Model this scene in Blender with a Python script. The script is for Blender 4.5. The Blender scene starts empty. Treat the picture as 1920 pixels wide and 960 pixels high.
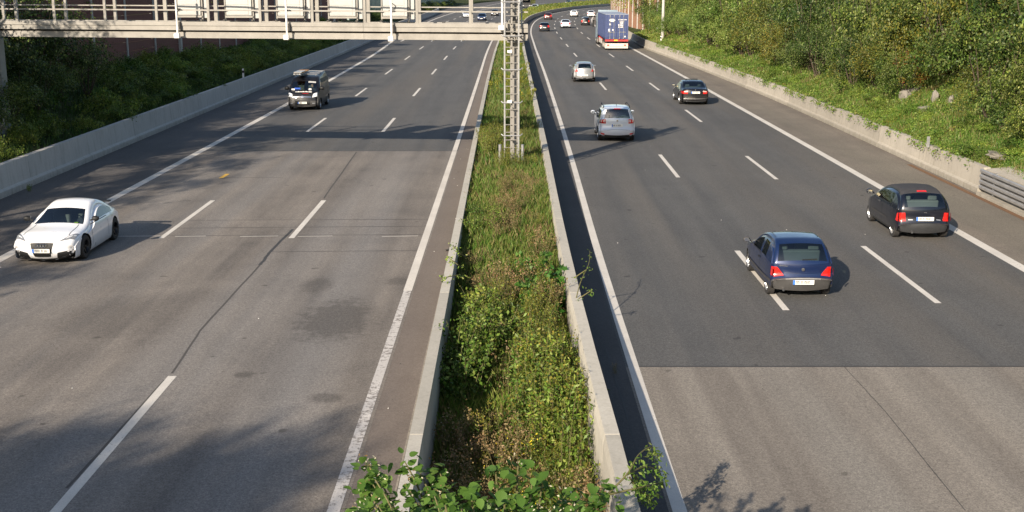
import bpy, bmesh, math, random
import numpy as np
from mathutils import Vector, Matrix
random.seed(7); RNG = np.random.default_rng(11)
S = bpy.context.scene; COL = S.collection
rad = math.radians
# ---------------- camera, world, sun, exposure ----------------
CH, PITCH, FPX = 7.02, rad(12.9), 2236.0
cam = bpy.data.cameras.new('camera'); cam_o = bpy.data.objects.new('camera', cam); COL.objects.link(cam_o)
cam.sensor_width = 36; cam.lens = FPX / 1920 * 36; cam.clip_start = .1; cam.clip_end = 6000
cam_o.location = (0, 0, CH); cam_o.rotation_euler = (rad(90) - PITCH, 0, -math.atan2(2, 2294))
S.camera = cam_o
SUN_D = Vector((1.1, 2.0, -1.0)).normalized()
sun_el = math.asin(-SUN_D.z); sun_az = math.atan2(-SUN_D.x, -SUN_D.y)
w = bpy.data.worlds.new('World'); S.world = w; w.use_nodes = True
nt = w.node_tree; nt.nodes.clear()
sky = nt.nodes.new('ShaderNodeTexSky'); sky.sky_type = 'NISHITA'; sky.sun_disc = False
sky.sun_elevation = sun_el; sky.sun_rotation = sun_az % (2 * math.pi); sky.air_density = 1.0; sky.dust_density = 1.2; sky.ozone_density = 1.0
bg = nt.nodes.new('ShaderNodeBackground'); bg.inputs[1].default_value = .095
wo = nt.nodes.new('ShaderNodeOutputWorld'); nt.links.new(sky.outputs[0], bg.inputs[0]); nt.links.new(bg.outputs[0], wo.inputs[0])
sl = bpy.data.lights.new('sun', 'SUN'); sl.energy = 5.0; sl.angle = rad(.5); sl.color = (1, .875, .715)
so = bpy.data.objects.new('sun', sl); COL.objects.link(so); so.rotation_euler = SUN_D.to_track_quat('-Z', 'Y').to_euler(); so.location = (-20, -40, 30)
S.view_settings.view_transform = 'Standard'; S.view_settings.look = 'None'; S.view_settings.gamma = 1; S.view_settings.use_curve_mapping = False
S.view_settings.exposure = .70
S.render.engine = 'CYCLES'; S.cycles.use_denoising = True; S.cycles.max_bounces = 6; S.cycles.transparent_max_bounces = 12
S.cycles.caustics_reflective = False; S.cycles.caustics_refractive = False
try: S.cycles.denoising_input_passes = 'RGB_ALBEDO_NORMAL'
except Exception: pass

def g(px, py, z=0.0):                       # photograph pixel -> point of the place at height z
    ph = PITCH + math.atan((py - 480) / FPX); Y = (CH - z) / math.tan(ph)
    zc = Y * math.cos(PITCH) + (CH - z) * math.sin(PITCH)
    return Vector(((px - 958) / FPX * zc, Y, z))
# ---------------- object helpers ----------------
def tag(o, label=None, cat=None, group=None, kind=None):
    if label: o['label'] = label
    if cat: o['category'] = cat
    if group: o['group'] = group
    if kind: o['kind'] = kind
    return o
def empty(name, loc=(0, 0, 0), rz=0, label=None, cat=None, group=None):
    o = bpy.data.objects.new(name, None); COL.objects.link(o); o.location = loc; o.rotation_euler = (0, 0, rz); o.empty_display_size = .1
    return tag(o, label, cat, group)
def link_mesh(name, me, parent=None, loc=None):
    o = bpy.data.objects.new(name, me); COL.objects.link(o)
    if parent is not None: o.parent = parent
    if loc is not None: o.location = loc
    return o
def np_mesh(name, V, F, mats, smooth=False, mi=None, uv=None):
    V = np.asarray(V, dtype=np.float32); F = np.asarray(F, dtype=np.int32); n, k = F.shape
    me = bpy.data.meshes.new(name); me.vertices.add(len(V)); me.vertices.foreach_set('co', V.ravel())
    me.loops.add(n * k); me.loops.foreach_set('vertex_index', F.ravel())
    me.polygons.add(n); me.polygons.foreach_set('loop_start', np.arange(0, n * k, k, dtype=np.int32))
    if mi is not None: me.polygons.foreach_set('material_index', np.asarray(mi, dtype=np.int32))
    if smooth: me.polygons.foreach_set('use_smooth', np.ones(n, dtype=bool))
    for m in (mats if isinstance(mats, (list, tuple)) else [mats]): me.materials.append(m)
    if uv is not None:
        l = me.uv_layers.new(name='UVMap'); l.data.foreach_set('uv', np.asarray(uv, dtype=np.float32)[F.ravel()].ravel())
    me.update(calc_edges=True); return me
class MB:
    def __init__(s): s.v = []; s.f = []; s.m = []
    def add(s, vs, fs, m=0):
        b = len(s.v); s.v += [tuple(v) for v in vs]
        for f in fs: s.f.append(tuple(b + i for i in f)); s.m.append(m)
        return s
    def box(s, c, d, m=0, rz=0, mat=None):
        x, y, z = d[0] / 2, d[1] / 2, d[2] / 2
        P = [Vector((i, j, k)) for k in (-z, z) for j in (-y, y) for i in (-x, x)]
        M = mat if mat is not None else Matrix.Rotation(rz, 3, 'Z')
        return s.add([M @ p + Vector(c) for p in P], [(0, 2, 3, 1), (4, 5, 7, 6), (0, 1, 5, 4), (2, 6, 7, 3), (0, 4, 6, 2), (1, 3, 7, 5)], m)
    def b2(s, p, q, m=0): return s.box([(a + b) / 2 for a, b in zip(p, q)], [abs(b - a) for a, b in zip(p, q)], m)
    def bar(s, p, q, wd, h=None, m=0):
        p, q = Vector(p), Vector(q); d = q - p; h = h or wd
        M = d.to_track_quat('Y', 'Z').to_matrix(); return s.box((p + q) / 2, (wd, d.length, h), m, mat=M)
    def tube(s, pts, r, n=8, m=0, cap=True):
        pts = [Vector(p) for p in pts]; rs = r if isinstance(r, (list, tuple)) else [r] * len(pts); b = len(s.v); N = len(pts)
        for i, p in enumerate(pts):
            t = (pts[min(i + 1, N - 1)] - pts[max(i - 1, 0)]).normalized(); M = t.to_track_quat('Z', 'Y').to_matrix()
            for k in range(n): a = 2 * math.pi * k / n; s.v.append(tuple(p + M @ Vector((math.cos(a) * rs[i], math.sin(a) * rs[i], 0))))
        for i in range(N - 1):
            for k in range(n): s.f.append((b + i * n + k, b + i * n + (k + 1) % n, b + (i + 1) * n + (k + 1) % n, b + (i + 1) * n + k)); s.m.append(m)
        if cap:
            s.f.append(tuple(b + k for k in range(n))[::-1]); s.m.append(m); s.f.append(tuple(b + (N - 1) * n + k for k in range(n))); s.m.append(m)
        return s
    def lathe(s, prof, n=24, m=0, ax='x', c=(0, 0, 0)):
        b = len(s.v); K = len(prof)
        for k in range(n):
            a = 2 * math.pi * k / n
            for (t, r) in prof: s.v.append((c[0] + t, c[1] + r * math.cos(a), c[2] + r * math.sin(a)))
        for k in range(n):
            for j in range(K - 1): s.f.append((b + k * K + j, b + ((k + 1) % n) * K + j, b + ((k + 1) % n) * K + j + 1, b + k * K + j + 1)); s.m.append(m)
        return s
    def grid(s, P, m=0):                    # P[i][j] of points
        b = len(s.v); n, k = len(P), len(P[0])
        for r in P: s.v += [tuple(p) for p in r]
        for i in range(n - 1):
            for j in range(k - 1): s.f.append((b + i * k + j, b + i * k + j + 1, b + (i + 1) * k + j + 1, b + (i + 1) * k + j)); s.m.append(m)
        return s
    def mesh(s, name, mats, smooth=False, bevel=0, sharp=35):
        me = bpy.data.meshes.new(name); me.from_pydata(s.v, [], s.f)
        for m in (mats if isinstance(mats, (list, tuple)) else [mats]): me.materials.append(m)
        me.polygons.foreach_set('material_index', s.m)
        if smooth:
            bm = bmesh.new(); bm.from_mesh(me); bmesh.ops.recalc_face_normals(bm, faces=bm.faces); bm.to_mesh(me); bm.free()
            me.polygons.foreach_set('use_smooth', [True] * len(me.polygons)); me.set_sharp_from_angle(angle=rad(sharp))
        if bevel:
            bm = bmesh.new(); bm.from_mesh(me); bmesh.ops.bevel(bm, geom=list(bm.edges), offset=bevel, segments=1, affect='EDGES', clamp_overlap=True); bm.to_mesh(me); bm.free()
        me.update(); return me
    def build(s, name, mats, parent=None, **k): return link_mesh(name, s.mesh(name, mats, **k), parent)
def copy_tree(o, parent=None):
    c = o.copy(); COL.objects.link(c); c.parent = parent
    for ch in [x for x in KIDS.get(o.name, [])]: copy_tree(ch, c)
    return c
KIDS = {}
def index_kids(o):
    KIDS[o.name] = list(o.children)
    for c in o.children: index_kids(c)
# ---------------- materials ----------------
class NT:
    def __init__(s, name):
        s.m = bpy.data.materials.new(name); s.m.use_nodes = True; s.t = s.m.node_tree; s.p = s.t.nodes['Principled BSDF']; s.out = s.t.nodes['Material Output']
    def n(s, typ, **k):
        nd = s.t.nodes.new('ShaderNode' + typ)
        for a, b in k.items():
            if a.startswith('i_'):
                key = a[2:]; key = int(key) if key.isdigit() else key.replace('_', ' '); nd.inputs[key].default_value = b
            else: setattr(nd, a, b)
        return nd
    def l(s, a, b): s.t.links.new(a, b)
    def coord(s, kind='Object', scale=(1, 1, 1)):
        c = s.n('TexCoord'); mp = s.n('Mapping'); mp.inputs['Scale'].default_value = scale; s.l(c.outputs[kind], mp.inputs[0]); return mp.outputs[0]
    def noise(s, v, sc, det=4, rough=.6, dist=0):
        nd = s.n('TexNoise'); nd.inputs['Scale'].default_value = sc; nd.inputs['Detail'].default_value = det; nd.inputs['Roughness'].default_value = rough; nd.inputs['Distortion'].default_value = dist
        s.l(v, nd.inputs['Vector']); return nd.outputs['Fac']
    def ramp(s, f, stops):
        r = s.n('ValToRGB'); e = r.color_ramp.elements
        while len(e) < len(stops): e.new(.5)
        for i, (p, c) in enumerate(stops): e[i].position = p; e[i].color = (*c, 1) if len(c) == 3 else c
        s.l(f, r.inputs[0]); return r.outputs[0]
    def mr(s, f, a, b, c, d):
        r = s.n('MapRange'); 
        for i, x in enumerate((a, b, c, d)): r.inputs[i + 1].default_value = x
        s.l(f, r.inputs[0]); return r.outputs[0]
    def mix(s, f, a, b, mode='MIX'):
        r = s.n('Mix', data_type='RGBA', blend_type=mode)
        if isinstance(f, (int, float)): r.inputs[0].default_value = f
        else: s.l(f, r.inputs[0])
        for x, i in ((a, 6), (b, 7)):
            if isinstance(x, tuple): r.inputs[i].default_value = (*x, 1)
            else: s.l(x, r.inputs[i])
        return r.outputs[2]
    def math(s, op, a, b=0.0):
        r = s.n('Math', operation=op)
        for x, i in ((a, 0), (b, 1)):
            if isinstance(x, (int, float)): r.inputs[i].default_value = x
            else: s.l(x, r.inputs[i])
        return r.outputs[0]
    def bump(s, f, st, dist=.02):
        b = s.n('Bump'); b.inputs['Strength'].default_value = st; b.inputs['Distance'].default_value = dist; s.l(f, b.inputs['Height']); s.l(b.outputs[0], s.p.inputs['Normal'])
    def set(s, base=None, rough=None, metal=None, coat=None, spec=None):
        for x, k in ((base, 'Base Color'), (rough, 'Roughness'), (metal, 'Metallic'), (coat, 'Coat Weight'), (spec, 'Specular IOR Level')):
            if x is None: continue
            if isinstance(x, tuple): s.p.inputs[k].default_value = (*x, 1)
            elif isinstance(x, (int, float)): s.p.inputs[k].default_value = x
            else: s.l(x, s.p.inputs[k])
        return s.m
def plain(name, c, rough=.5, metal=0, var=.12, sc=3, coat=0, bump=0, bsc=40, coord='Object'):
    t = NT(name); v = t.coord(coord); f = t.noise(v, sc, 5, .65)
    c0 = tuple(x * (1 - var) for x in c); c1 = tuple(min(1, x * (1 + var)) for x in c)
    t.set(t.ramp(f, [(.3, c0), (.7, c1)]), rough, metal, coat)
    if bump: t.bump(t.noise(v, bsc, 3, .6), bump, .01)
    return t.m
def asphalt(name, dark, light, tint, track=.5, patch=.5, spk=.35, grain=(.75, 1.2), stain=False):
    t = NT(name); v = t.coord('Object'); uvs = t.coord('UV', (1, .035, 1)); uv1 = t.coord('UV', (1, .12, 1))
    st = t.noise(uvs, 1.15, 3, .55); st2 = t.noise(uv1, 2.6, 4, .6)
    big = t.noise(v, .32, 5, .6, .6)
    f = t.math('ADD', t.math('MULTIPLY', st, track), t.math('ADD', t.math('MULTIPLY', st2, .28), t.math('MULTIPLY', big, patch)))
    tot = track + .28 + patch; f = t.math('DIVIDE', f, tot)
    c = t.ramp(f, [(.36, dark), (.5, tuple((a + b) / 2 for a, b in zip(dark, light))), (.64, light)])
    c = t.mix(t.mr(t.noise(uvs, .55, 2, .5), .45, .68, 0, .55), c, tint)
    if stain:                                  # old oil and water stains with a place of their own
        for (sx, sy, rx, ry, k_) in ((-3.75, 24.6, 1.0, 2.1, .62), (-4.6, 27.5, .5, .9, .4), (-2.75, 27.9, .35, .5, .45), (-8.6, 24.5, 1.6, 2.0, .3), (-3.2, 19.6, .4, .3, .5), (-4.9, 20.9, .25, .25, .6)):
            d = t.n('VectorMath', operation='SUBTRACT'); t.l(v, d.inputs[0]); d.inputs[1].default_value = (sx, sy, 0); e = t.n('VectorMath', operation='DIVIDE'); t.l(d.outputs[0], e.inputs[0]); e.inputs[1].default_value = (rx, ry, 1)
            ln = t.n('VectorMath', operation='LENGTH'); t.l(e.outputs[0], ln.inputs[0]); q = t.math('SUBTRACT', t.math('ADD', .72, t.math('MULTIPLY', t.noise(v, 3.4, 7, .75), 1.4)), t.math('MULTIPLY', ln.outputs['Value'], .9))
            c = t.mix(t.math('MULTIPLY', t.mr(q, .55, .95, 0, 1), k_), c, tuple(x * .55 for x in dark))
    # stones of the surface: pale and dark specks
    vo = t.n('TexVoronoi'); vo.inputs['Scale'].default_value = 55; t.l(v, vo.inputs['Vector'])
    sp = t.ramp(vo.outputs['Color'], [(.0, (1 - spk,) * 3), (.5, (1, 1, 1)), (1., (1 + spk,) * 3)])
    c = t.mix(1.0, c, sp, 'MULTIPLY')
    gr = t.noise(v, 14, 6, .75); c = t.mix(1.0, c, t.ramp(gr, [(.3, (grain[0],) * 3), (.7, (grain[1],) * 3)]), 'MULTIPLY')
    # little oil drops and specks
    dr = t.noise(v, 2.3, 2, .4); c = t.mix(t.mr(dr, .735, .76, 0, .55), c, tuple(x * .35 for x in dark))
    t.set(c, t.mr(gr, .2, .8, .78, .95), 0, 0, .35)
    t.bump(vo.outputs['Distance'], .35, .006); return t.m
M = {}
M['asph_old'] = asphalt('old_asphalt', (.118, .105, .094), (.255, .224, .192), (.205, .200, .196), .9, .6, stain=True)
M['asph_old_r'] = asphalt('old_asphalt_gritty', (.160, .139, .118), (.268, .238, .200), (.225, .213, .19), 1.2, .35)
M['asph_new'] = asphalt('dark_asphalt', (0.078, 0.077, 0.076), (0.117, 0.114, 0.109), (0.138, 0.121, 0.101), .95, .5)
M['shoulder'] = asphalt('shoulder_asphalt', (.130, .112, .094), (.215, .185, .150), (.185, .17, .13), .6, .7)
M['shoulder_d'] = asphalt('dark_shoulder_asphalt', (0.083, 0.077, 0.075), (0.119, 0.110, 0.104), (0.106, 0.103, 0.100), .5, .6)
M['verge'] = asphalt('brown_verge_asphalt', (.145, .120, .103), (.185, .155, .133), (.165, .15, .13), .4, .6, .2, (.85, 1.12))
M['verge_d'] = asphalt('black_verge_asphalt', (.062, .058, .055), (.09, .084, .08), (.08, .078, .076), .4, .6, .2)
def paint_mat(name, c, wear):
    t = NT(name); v = t.coord('Object'); n1 = t.noise(v, 9, 6, .75); n2 = t.noise(v, .7, 3, .6)
    cc = t.ramp(n2, [(.3, tuple(x * .80 for x in c)), (.7, c)])
    k = t.mr(t.math('ADD', n1, t.math('MULTIPLY', n2, .35)), wear, wear + .06, 0, .8)
    vo = t.n('TexVoronoi'); vo.inputs['Scale'].default_value = 38; t.l(v, vo.inputs['Vector'])
    cc = t.mix(1.0, cc, t.ramp(vo.outputs['Distance'], [(.0, (.84,) * 3), (.5, (1.05,) * 3)]), 'MULTIPLY')
    t.set(t.mix(k, cc, (.16, .14, .125)), .75, 0, 0, .3); t.bump(vo.outputs['Distance'], .3, .006); return t.m
M['line'] = paint_mat('road_paint', (.66, .62, .56), .80)
M['line_worn'] = paint_mat('worn_road_paint', (.58, .55, .52), .70)
M['seam'] = plain('joint_sealant', (.045, .043, .042), .7)
M['seam_l'] = plain('pale_joint', (.26, .23, .19), .9, var=.3, sc=9)
M['yellow'] = plain('yellow_paint', (.6, .36, .05), .7)
def concrete(name, c, stain=.5, sc=1.0):
    t = NT(name); v = t.coord('Object'); vs = t.coord('Object', (2.2, 2.2, .22))
    a = t.noise(v, .8 * sc, 5, .65); b = t.noise(vs, 3.2, 5, .65); gr = t.noise(v, 30, 5, .7)
    col = t.ramp(a, [(.3, tuple(x * .86 for x in c)), (.7, c)])
    col = t.mix(t.mr(b, .5, .72, 0, stain), col, tuple(x * y for x, y in zip(c, (.58, .57, .52))))
    col = t.mix(1.0, col, t.ramp(gr, [(.3, (.9,) * 3), (.7, (1.08,) * 3)]), 'MULTIPLY')
    oi = t.n('ObjectInfo'); col = t.mix(1.0, col, t.ramp(oi.outputs['Random'], [(0, (.88,) * 3), (1, (1.06,) * 3)]), 'MULTIPLY')
    zz = t.n('SeparateXYZ'); t.l(t.n('TexCoord').outputs['Object'], zz.inputs[0])           # road dirt and moss creeping up the foot
    ft = t.math('MULTIPLY', t.mr(zz.outputs[2], .02, .30, 1, 0), t.mr(t.noise(v, 4, 5, .7), .35, .65, .2, .9)); col = t.mix(t.math('MULTIPLY', ft, .55), col, (.10, .095, .07))
    sc_ = t.noise(t.coord('Object', (1, .12, 5)), 3.0, 4, .7); col = t.mix(t.mr(sc_, .66, .74, 0, .45), col, (.12, .115, .105))
    t.set(col, .9, 0, 0, .25); t.bump(gr, .25, .01); return t.m
M['conc'] = concrete('barrier_concrete', (.46, .42, .355), .6)
M['conc_top'] = concrete('kerb_concrete', (.52, .485, .415), .35, .6)
M['conc_l'] = concrete('grey_barrier_concrete', (.52, .50, .465), .6)
M['steel'] = plain('cream_painted_steel', (.285, .268, .238), .5, 0, .16, 2.2)
M['steel_m'] = plain('grey_beige_mast_steel', (.235, .222, .20), .5, 0, .14, 3)
M['steel_g'] = plain('galvanised_steel', (.36, .36, .36), .45, .55, .15, 5)
M['steel_d'] = plain('dark_bracket_steel', (.05, .045, .04), .5)
M['post_g'] = plain('grey_green_painted_steel', (.20, .205, .19), .5)
M['sign_w'] = plain('off_white_sheet_metal', (.44, .44, .42), .4, 0, .05, 1.5)
M['white'] = plain('white_plastic', (.82, .80, .76), .4, 0, .04)
M['rail'] = plain('zinc_guard_rail', (.38, .37, .36), .42, .45, .16, 4)
M['rubble'] = concrete('rubble_concrete', (.25, .23, .20), .7)
M['leaf_litter'] = plain('fallen_leaves', (.16, .085, .04), .9, 0, .7, 22, bump=.8)
def wood_panel(name, c):
    t = NT(name); v = t.coord('Object', (1, 1, 1)); oi = t.n('ObjectInfo')
    f = t.noise(t.coord('Object', (6, 6, .6)), 4, 5, .7)
    col = t.ramp(f, [(.3, tuple(x * .7 for x in c)), (.7, tuple(x * 1.2 for x in c))])
    col = t.mix(t.mr(oi.outputs['Random'], 0, 1, 0, .35), col, tuple(x * .6 for x in c))
    t.set(col, .85); t.bump(f, .4, .01); return t.m
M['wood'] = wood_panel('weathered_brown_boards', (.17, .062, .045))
M['wood_r'] = wood_panel('sunlit_brown_boards', (.25, .135, .085))  # sunlight on the right wall put into a lighter board colour
M['teal'] = plain('teal_glazed_panel', (.10, .21, .19), .4, 0, .2)
M['teal_l'] = plain('pale_grey_green_panel', (.30, .36, .34), .5, 0, .15)
M['post_c'] = concrete('concrete_wall_post', (.50, .48, .44), .3)
# earth and grass ground
t = NT('embankment_soil'); v = t.coord('Object')
f = t.noise(v, .5, 6, .65); f2 = t.noise(v, 6, 5, .7)
c = t.ramp(f, [(.3, (.030, .040, .012)), (.5, (.045, .060, .018)), (.7, (.085, .075, .035))])
c = t.mix(1.0, c, t.ramp(f2, [(.3, (.6,) * 3), (.7, (1.35,) * 3)]), 'MULTIPLY'); t.set(c, .95, 0, 0, .1); t.bump(f2, .9, .06); M['soil'] = t.m
def leaf(name, cols, trans=.25, rough=.5, big=.35, bigcol=(.10, .075, .02)):
    t = NT(name); ge = t.n('NewGeometry'); v = t.coord('Object')
    col = t.ramp(ge.outputs['Random Per Island'], [(i / max(1, len(cols) - 1), c) for i, c in enumerate(cols)])
    oi = t.n('ObjectInfo'); n1 = t.noise(t.coord('Object'), .9, 3, .6)
    col = t.mix(t.math('MULTIPLY', t.mr(n1, .45, .68, 0, 1), big), col, bigcol)
    hs = t.n('HueSaturation'); t.l(col, hs.inputs['Color']); t.l(t.mr(oi.outputs['Random'], 0, 1, .48, .52), hs.inputs['Hue']); t.l(t.mr(oi.outputs['Random'], 0, 1, 1.25, .68), hs.inputs['Value'])
    t.set(hs.outputs[0], rough, 0, 0, .3)
    tr = t.n('BsdfTranslucent'); t.l(hs.outputs[0], tr.inputs[0]); mx = t.n('MixShader'); mx.inputs[0].default_value = trans
    t.l(t.p.outputs[0], mx.inputs[1]); t.l(tr.outputs[0], mx.inputs[2]); t.l(mx.outputs[0], t.out.inputs[0]); return t.m
M['lf_mid'] = leaf('mid_green_leaves', [(0.066, 0.134, 0.017), (0.125, 0.224, 0.028), (0.191, 0.296, 0.042), (0.305, 0.358, 0.084)])
M['lf_dark'] = leaf('dark_green_leaves', [(0.035, 0.064, 0.011), (0.068, 0.118, 0.017), (0.105, 0.161, 0.024), (0.192, 0.209, 0.040)], big=.3)
M['lf_bank'] = leaf('bank_green_leaves', [(0.051, 0.099, 0.013), (0.090, 0.152, 0.022), (0.145, 0.210, 0.034), (0.246, 0.275, 0.072)], big=.4)
M['lf_bankd'] = leaf('bank_dark_leaves', [(0.018, 0.042, 0.008), (0.039, 0.077, 0.013), (0.072, 0.112, 0.021), (0.195, 0.216, 0.078)], big=.2)
M['lf_olive'] = leaf('olive_leaves', [(0.073, 0.096, 0.013), (0.123, 0.149, 0.023), (0.174, 0.184, 0.028), (0.245, 0.204, 0.034)], big=.45, bigcol=(0.188, 0.125, 0.023))
M['lf_pale'] = leaf('pale_vine_leaves', [(0.083, 0.151, 0.023), (0.151, 0.245, 0.039), (0.227, 0.316, 0.068), (0.392, 0.416, 0.146)])
M['lf_bright'] = leaf('bright_green_leaves', [(.035, .105, .014), (.06, .16, .022), (.10, .21, .04)], big=.1)
M['lf_ylw'] = leaf('yellow_green_leaves', [(.14, .17, .02), (.24, .25, .03), (.33, .30, .05)], big=.2)
M['lf_red'] = leaf('rust_red_leaves', [(.17, .035, .015), (.24, .07, .02), (.18, .12, .03)], big=.1)
M['lf_autumn'] = leaf('yellow_autumn_leaves', [(.45, .30, .03), (.55, .40, .06)], big=0)
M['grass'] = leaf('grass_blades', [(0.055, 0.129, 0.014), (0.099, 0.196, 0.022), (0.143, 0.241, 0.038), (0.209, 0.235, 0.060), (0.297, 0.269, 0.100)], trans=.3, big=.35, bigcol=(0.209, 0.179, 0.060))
M['grass_sh'] = leaf('shade_grass', [(0.025, 0.060, 0.011), (0.044, 0.096, 0.015), (0.063, 0.120, 0.022)], trans=.2, big=.3, bigcol=(0.063, 0.054, 0.022))  # copy of the grass with the left bank's shade put into its colour
M['straw'] = leaf('dry_straw', [(0.145, 0.089, 0.038), (0.238, 0.170, 0.077), (0.306, 0.241, 0.115)], trans=.2, big=.3, bigcol=(0.119, 0.071, 0.031))
M['flower_y'] = plain('yellow_petals', (.75, .60, .03), .6)
M['flower_w'] = leaf('cream_seed_heads', [(.42, .40, .28), (.6, .56, .42)], big=0)
M['bark'] = plain('bark', (.075, .055, .038), .95, 0, .4, 9, bump=.8, bsc=14)
M['stem'] = plain('green_brown_stem', (.12, .11, .04), .8)
# vehicle materials
def carpaint(name, c, metal=.0, rough=.3, coat=1.0):
    t = NT(name); v = t.coord('Object'); f = t.noise(v, 2.5, 4, .6); dirt = t.noise(v, 7, 5, .7)
    zz = t.n('SeparateXYZ'); t.l(t.n('TexCoord').outputs['Object'], zz.inputs[0])
    low = t.mr(zz.outputs[2], .25, .7, .3, 0)
    cc = t.mix(t.math('MULTIPLY', low, t.mr(dirt, .3, .7, .2, .6)), c, (.10, .09, .08))
    t.set(cc, t.mr(f, .3, .7, rough * .85, rough * 1.2), metal, coat); t.p.inputs['Coat Roughness'].default_value = .06; return t.m
M['p_white'] = carpaint('white_car_paint', (.86, .86, .87), 0, .3)
M['p_blue'] = carpaint('dark_blue_car_paint', (.005, .018, .075), .3, .35)
M['p_black'] = carpaint('black_car_paint', (.006, .006, .008), .0, .3)
M['p_van'] = carpaint('black_van_paint', (.006, .006, .008), 0, .45, .25)
M['crack'] = plain('weathered_crack', (.075, .068, .062), .9)
M['p_blackblue'] = carpaint('blue_black_car_paint', (.006, .008, .016), .2, .3)
M['p_silver'] = carpaint('silver_blue_car_paint', (.68, .72, .78), .15, .4)
M['p_silver2'] = carpaint('silver_grey_car_paint', (.34, .34, .34), .45, .4)
M['p_red'] = carpaint('dark_red_car_paint', (.12, .02, .018), .2, .35)
M['p_truck'] = carpaint('pale_blue_lorry_paint', (.30, .38, .44), 0, .4, .4)
M['trim'] = plain('grey_black_bumper_plastic', (.035, .036, .038), .5, 0, .15, 6)
M['trim_g'] = plain('dark_grey_bumper_plastic', (.06, .058, .057), .5, 0, .15, 6)
M['black'] = plain('matt_black', (.008, .008, .008), .6)
M['roofcloth'] = plain('charcoal_fabric_roof', (.032, .032, .036), .85, 0, .2, 8, bump=.3)
M['well'] = plain('wheel_well_black', (.006, .006, .006), .9)
M['rubber'] = plain('tyre_rubber', (.028, .026, .025), .8, 0, .2, 12)
M['alloy'] = plain('silver_alloy', (.55, .55, .55), .3, .7, .08)
M['alloy_d'] = plain('black_alloy', (.02, .02, .022), .3, .5, .08)
M['seat'] = plain('grey_seat_fabric', (.22, .22, .22), .9)
M['seat_d'] = plain('dark_seat_fabric', (.10, .115, .12), .9)
M['skin'] = plain('skin', (.50, .30, .21), .6, 0, .06)
M['shirt'] = plain('dark_shirt', (.05, .055, .07), .85)
M['blue_cloth'] = plain('blue_cloth', (.03, .10, .45), .8)
M['orange'] = plain('orange_board', (.5, .25, .08), .6)
def glass(name, tint, refl=.12):
    t = NT(name); tb = t.n('BsdfTransparent'); tb.inputs[0].default_value = (*tint, 1); gl = t.n('BsdfGlossy'); gl.inputs['Roughness'].default_value = .03
    fr = t.n('Fresnel'); fr.inputs[0].default_value = 1.4; mx = t.n('MixShader'); t.l(t.math('ADD', fr.outputs[0], refl * .4), mx.inputs[0]); t.l(tb.outputs[0], mx.inputs[1]); t.l(gl.outputs[0], mx.inputs[2]); t.l(mx.outputs[0], t.out.inputs[0]); return t.m
M['glass'] = glass('tinted_car_glass', (.56, .66, .64), .3); M['glass_d'] = glass('dark_car_glass', (.16, .20, .20))
def lamp(name, c, rough=.15):
    t = NT(name); v = t.coord('Object'); wv = t.noise(v, 18, 2, .5); t.set(t.ramp(wv, [(.35, tuple(x * .7 for x in c)), (.65, c)]), rough, .0, 1.0); return t.m
M['tail'] = lamp('red_lamp_lens', (.72, .020, .015)); M['tail_c'] = lamp('pink_clear_lamp_lens', (.75, .45, .40)); M['head'] = lamp('clear_headlamp_lens', (.80, .82, .84)); M['head_d'] = lamp('dark_headlamp_lens', (.25, .26, .28))
M['chrome'] = plain('chrome', (.75, .75, .75), .12, 1, .03)
M['mirror'] = plain('mirror_glass', (.7, .75, .8), .05, 1, .02)
M['plate'] = plain('plate_white', (.80, .79, .74), .4, 0, .03); M['plate_b'] = plain('plate_blue_strip', (.03, .17, .62), .4); M['plate_t'] = plain('plate_characters', (.03, .03, .03), .5)
M['box_blue'] = plain('faded_blue_container_paint', (.045, .065, .16), .55, 0, .18, 3); M['box_top'] = plain('container_roof_paint', (.30, .33, .40), .5)
M['red_steel'] = plain('red_underrun_steel', (.38, .035, .035), .5); M['cream'] = plain('dusty_white_steel', (.60, .56, .49), .5, 0, .12, 4)
# ---------------- road alignment ----------------
def spline(knots):
    Y = np.array([k[0] for k in knots], float); X = np.array([k[1] for k in knots], float)
    d = np.diff(X) / np.diff(Y); m = np.zeros(len(X)); m[0] = d[0]; m[-1] = d[-1]
    h = np.diff(Y)
    for i in range(1, len(X) - 1): m[i] = (d[i - 1] * h[i] + d[i] * h[i - 1]) / (h[i] + h[i - 1])
    def f(y):
        y = float(y)
        if y <= Y[0]: return X[0] + m[0] * (y - Y[0])
        if y >= Y[-1]: return X[-1] + m[-1] * (y - Y[-1])
        i = int(np.searchsorted(Y, y)) - 1; i = max(0, min(i, len(X) - 2)); t = (y - Y[i]) / h[i]
        return (2*t**3-3*t*t+1)*X[i] + (t**3-2*t*t+t)*h[i]*m[i] + (-2*t**3+3*t*t)*X[i+1] + (t**3-t*t)*h[i]*m[i+1]
    return f
LR = spline([(-40, 2.3), (10, 2.3), (30, 2.32), (48, 2.48), (90, 2.68), (140, 2.72), (181, 2.98), (208, 3.7), (239, 5.3), (261, 7.2), (285, 10.1), (318, 15.6), (340, 20.4), (358, 25.2), (380, 32.5), (405, 42.5), (450, 66), (510, 105), (600, 175)])
LL = spline([(-40, -2.43), (100, -2.46), (120, -2.5), (150, -2.35), (181, -1.9), (208, -1.3), (227, -.7), (243, 0), (261, .5), (301, 1.8), (328, 4), (350, 7.2), (383, 13.8), (418, 22), (462, 35.5), (510, 54), (600, 96)])
def nrm(f, y):
    d = (f(y + .5) - f(y - .5)); n = Vector((1, -d, 0)).normalized(); return n
def off(f, y, o, z=0.0):
    n = nrm(f, y); return Vector((f(y) + n.x * o, y + n.y * o, z))
def yst(a, b):                              # stations, finer near the camera
    ys = [a]
    while ys[-1] < b: ys.append(ys[-1] + (2.0 if ys[-1] < 60 else 4.0 if ys[-1] < 160 else 6.0))
    ys[-1] = b; return ys
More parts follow.
